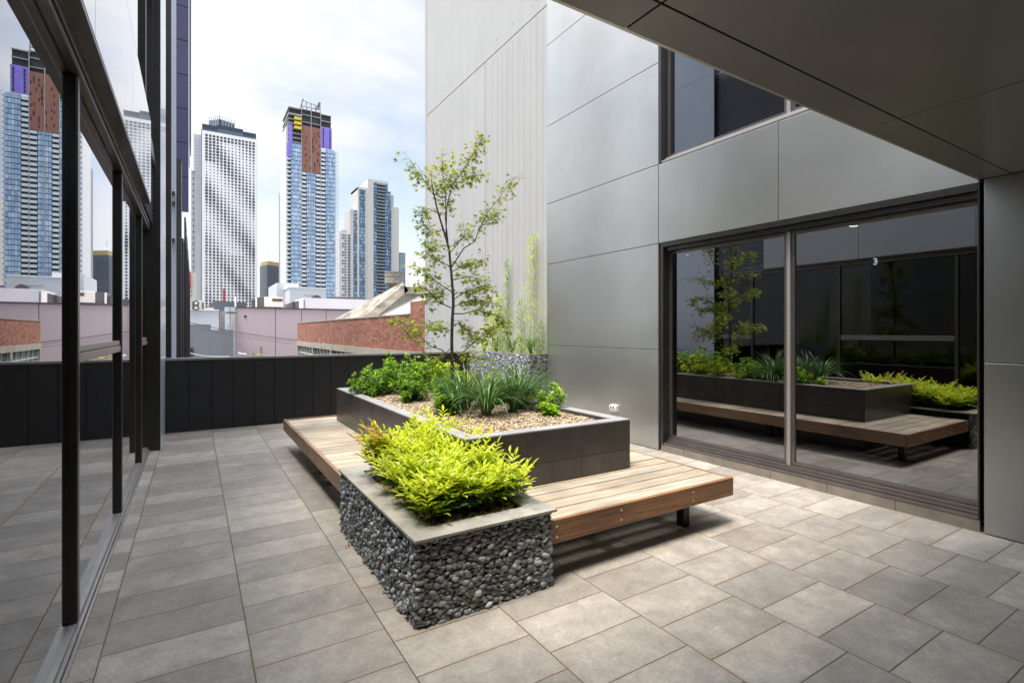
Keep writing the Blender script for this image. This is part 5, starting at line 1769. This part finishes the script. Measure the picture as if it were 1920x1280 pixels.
# ---- concrete and blue tower on the right
YR = 500.0
X5 = lambda u, y=YR: atY(u, 621, y).x
Z5 = lambda u, v, y=YR: atY(u, v, y).z
rt = thing("apartment_tower", "concrete framed tower with deep blue glass strips and a pale flat crown on the right", "tower", (165, YR, -4))
pc_ = streak_mat("pale_tower_concrete", (0.58, 0.57, 0.55), var=.06, vs=.05, streak=.1)
b = MB(); b.box(X5(690), X5(700.5), YR, YR + 30, -4, Z5(709, 338)); b.box(X5(700.51), X5(728), YR, YR + 30, Z5(714, 344), Z5(709, 338)); b.build("main_frame", pc_, rt)
b = MB(); b.box(X5(700.6), X5(727.6), YR + .8, YR + 30, -4, Z5(714, 344.1)); b.build("core", darkin, rt)
b = MB(); b.box(X5(672), X5(674.5), YR + 2, YR + 28, -4, Z5(680, 350)); b.box(X5(686.3), X5(689.8), YR + 2, YR + 28, -4, Z5(680, 350)); b.box(X5(672), X5(689.8), YR + 2.2, YR + 28, Z5(680, 355), Z5(680, 350.5)); b.build("side_frame", pc_, rt)
b = MB(); b.box(X5(658), X5(664.5), YR + 4, YR + 26, -4, Z5(662, 391)); b.build("lower_wing", pc_, rt)
b = MB(); b.box(X5(736), X5(750.5), YR + 4, YR + 26, -4, Z5(743, 387)); b.build("right_wing", pc_, rt)
b = MB(); b.box(X5(729), X5(743), YR + 8, YR + 26, -4, Z5(736, 362)); b.build("rear_wing", cmat("grey_rear_wing", (0.40, 0.42, 0.43)), rt)
items, bal = [], []
deep = [(0.05, 0.17, 0.34), (0.08, 0.24, 0.44), (0.13, 0.32, 0.52), (0.04, 0.12, 0.24), (0.25, 0.42, 0.55)]


def strip(m, u0, u1, z, y, n, hh=2.7):
    for k in range(n):
        c = np.array(deep[random.randrange(5)]) * random.uniform(.8, 1.3)
        xa, xb = X5(u0), X5(u1)
        m.box(xa + (xb - xa) * k / n + .05, xa + (xb - xa) * (k + 1) / n - .05, y, y + .3, z, z + hh, tuple(c))


z = Z5(714, 347)
while z > 26:
    items.append((3 + z * .001, lambda m, z=z: strip(m, 701, 706.5, z, YR + .3, 3)))
    items.append((3 + z * .001, lambda m, z=z: strip(m, 722.3, 727.4, z, YR + .3, 3)))
    bal.append((3 + z * .001, lambda m, z=z: m.box(X5(706.8), X5(714), YR - .3, YR + .9, z, z + 1.2)))
    bal.append((3 + z * .001, lambda m, z=z: m.box(X5(714.6), X5(722), YR - .3, YR + .9, z, z + 1.2)))
    if z < Z5(680, 357): items.append((2 + z * .001, lambda m, z=z: strip(m, 674.7, 686.1, z, YR + 3, 4)))
    if z < Z5(668, 392): items.append((1 + z * .001, lambda m, z=z: strip(m, 664.6, 671.8, z, YR + 4.5, 3)))
    if z < Z5(732, 362): items.append((1.5 + z * .001, lambda m, z=z: strip(m, 728.2, 735.8, z, YR + 5, 3)))
    z -= 3.3
limited(rt, "window_band", tower_glass("deep_blue_glass", (1, 1, 1)), items)
limited(rt, "balcony", cmat("grey_balcony", (0.24, 0.29, 0.34), rough=.4), bal)

# ---- slim white tower between
st_ = thing("apartment_tower", "slim white apartment tower with short dark window strips between the two glass towers", "tower", tuple(atY(645, 621, 470)))
b = MB(); pbox(b, 636, 652.5, 434, 600, 470, 20, z0=-4); pbox(b, 652.6, 657, 438, 600, 470.5, 19, z0=-4); b.build("facade", cmat("clean_white_render", (0.76, 0.76, 0.76), scale=.02, var=.03), st_)
b = MB(); pbox(b, 640, 650, 431.5, 434, 471, 8); b.build("roof_plant", slab, st_)
items = []
for k in range(26):
    v = 440 + k * 5.3
    wdt = 4.5 if k % 3 == 2 else 9
    items.append((wdt, lambda m, v=v, wdt=wdt: pbox(m, 650 - wdt, 650, v, v + 2.0, 469.85, .2)))
    items.append((1, lambda m, v=v: pbox(m, 653, 657.4, v, v + 2.8, 469.5, .4)))
limited(st_, "window", cmat("strip_window", (0.13, 0.13, 0.14), rough=.3), items)

# ---- small dark tower with glass pyramid
dt = thing("office_tower", "short slate tower with a sandy roof band, glass pyramid and thin mast", "tower", tuple(atY(510, 621, 620)))
Y6 = 620.0
X6 = lambda u: atY(u, 621, Y6).x
Z6 = lambda v: atY(510, v, Y6).z
slate = cmat("slate_glass", (0.075, 0.09, 0.12), rough=.3, var=.25, scale=.08)
lx, mx_, rx = X6(490.5), X6(502), X6(527.5)
b = MB(); b.add([(mx_, Y6, -4), (rx, Y6 + 10, -4), (rx - 12, Y6 + 40, -4), (lx, Y6 + 18, -4), (mx_, Y6, Z6(497)), (rx, Y6 + 10, Z6(497)), (rx - 12, Y6 + 40, Z6(497)), (lx, Y6 + 18, Z6(497))],
                [(0, 1, 5, 4), (1, 2, 6, 5), (2, 3, 7, 6), (3, 0, 4, 7), (4, 5, 6, 7)]); b.build("facade", slate, dt)
b = MB(); b.add([(mx_ + .5, Y6 + .5, Z6(496.8)), (rx - .5, Y6 + 10, Z6(496.8)), (rx - 12, Y6 + 38, Z6(496.8)), (lx + .8, Y6 + 18, Z6(496.8)), (mx_ + .5, Y6 + .5, Z6(489.5)), (rx - .5, Y6 + 10, Z6(489.5)), (rx - 12, Y6 + 38, Z6(489.5)), (lx + .8, Y6 + 18, Z6(489.5))],
                [(0, 1, 5, 4), (1, 2, 6, 5), (2, 3, 7, 6), (3, 0, 4, 7), (4, 5, 6, 7)]); b.build("roof_band", cmat("sandy_band", (0.50, 0.38, 0.16)), dt)
cx = X6(509)
b = MB(); b.add([(X6(499), Y6 + 8, Z6(489.4)), (X6(519), Y6 + 12, Z6(489.4)), (X6(512), Y6 + 28, Z6(489.4)), (cx, Y6 + 14, Z6(479.5))], [(0, 1, 3), (1, 2, 3), (2, 0, 3)]); b.build("glass_pyramid", cmat("pyramid_glass", (0.45, 0.58, 0.70), rough=.15), dt)
b = MB(); b.cyl((X6(507), Y6 + 14, Z6(489)), (X6(507), Y6 + 14, Z6(471)), .22, n=5); b.build("mast", slab, dt)
b = MB()
for k in range(20):
    zz = Z6(500 + k * 3.1); 
    b.add([(lx + .6, Y6 + 17, zz), (mx_ - .4, Y6 + .5, zz), (mx_ - .4, Y6 + .5, zz + .7), (lx + .6, Y6 + 17, zz + .7), (lx + .45, Y6 + 16.8, zz), (mx_ - .55, Y6 + .3, zz), (mx_ - .55, Y6 + .3, zz + .7), (lx + .45, Y6 + 16.8, zz + .7)],
          [(4, 5, 6, 7), (0, 3, 2, 1), (4, 0, 1, 5), (7, 6, 2, 3)])
b.build("floor_bands", cmat("teal_bands", (0.17, 0.24, 0.27)), dt)

# ---- narrow towers
t = thing("office_tower", "narrow grey ribbed tower half hidden behind the left edge of the blue glass tower", "tower", tuple(atY(531, 621, 520)))
b = MB(); pbox(b, 528.5, 536, 356, 600, 520, 20, z0=-4); b.build("facade", basic("grey_ribs", (0.33, 0.34, 0.35), rough=.6, var=.25, scale=.3, stretch=(.1, .1, 4)), t)
b = MB(); pbox(b, 530, 534, 354.5, 356, 521, 10); b.build("roof_plant", slab, t)
t = thing("office_tower", "small teal glass tower at the right end of the skyline behind the ventilator", "tower", tuple(atY(754, 621, 640)))
b = MB(); pbox(b, 748, 760, 474, 600, 640, 20, z0=-4); b.build("facade", darkin, t)
items = []
for k in range(24):
    items.append((1, lambda m, k=k: pbox(m, 749, 759.5, 476 + k * 3.2, 478.3 + k * 3.2, 639.8, .3)))
limited(t, "window_band", cmat("teal_glass", (0.26, 0.38, 0.42), rough=.2, var=.3, scale=.1), items)
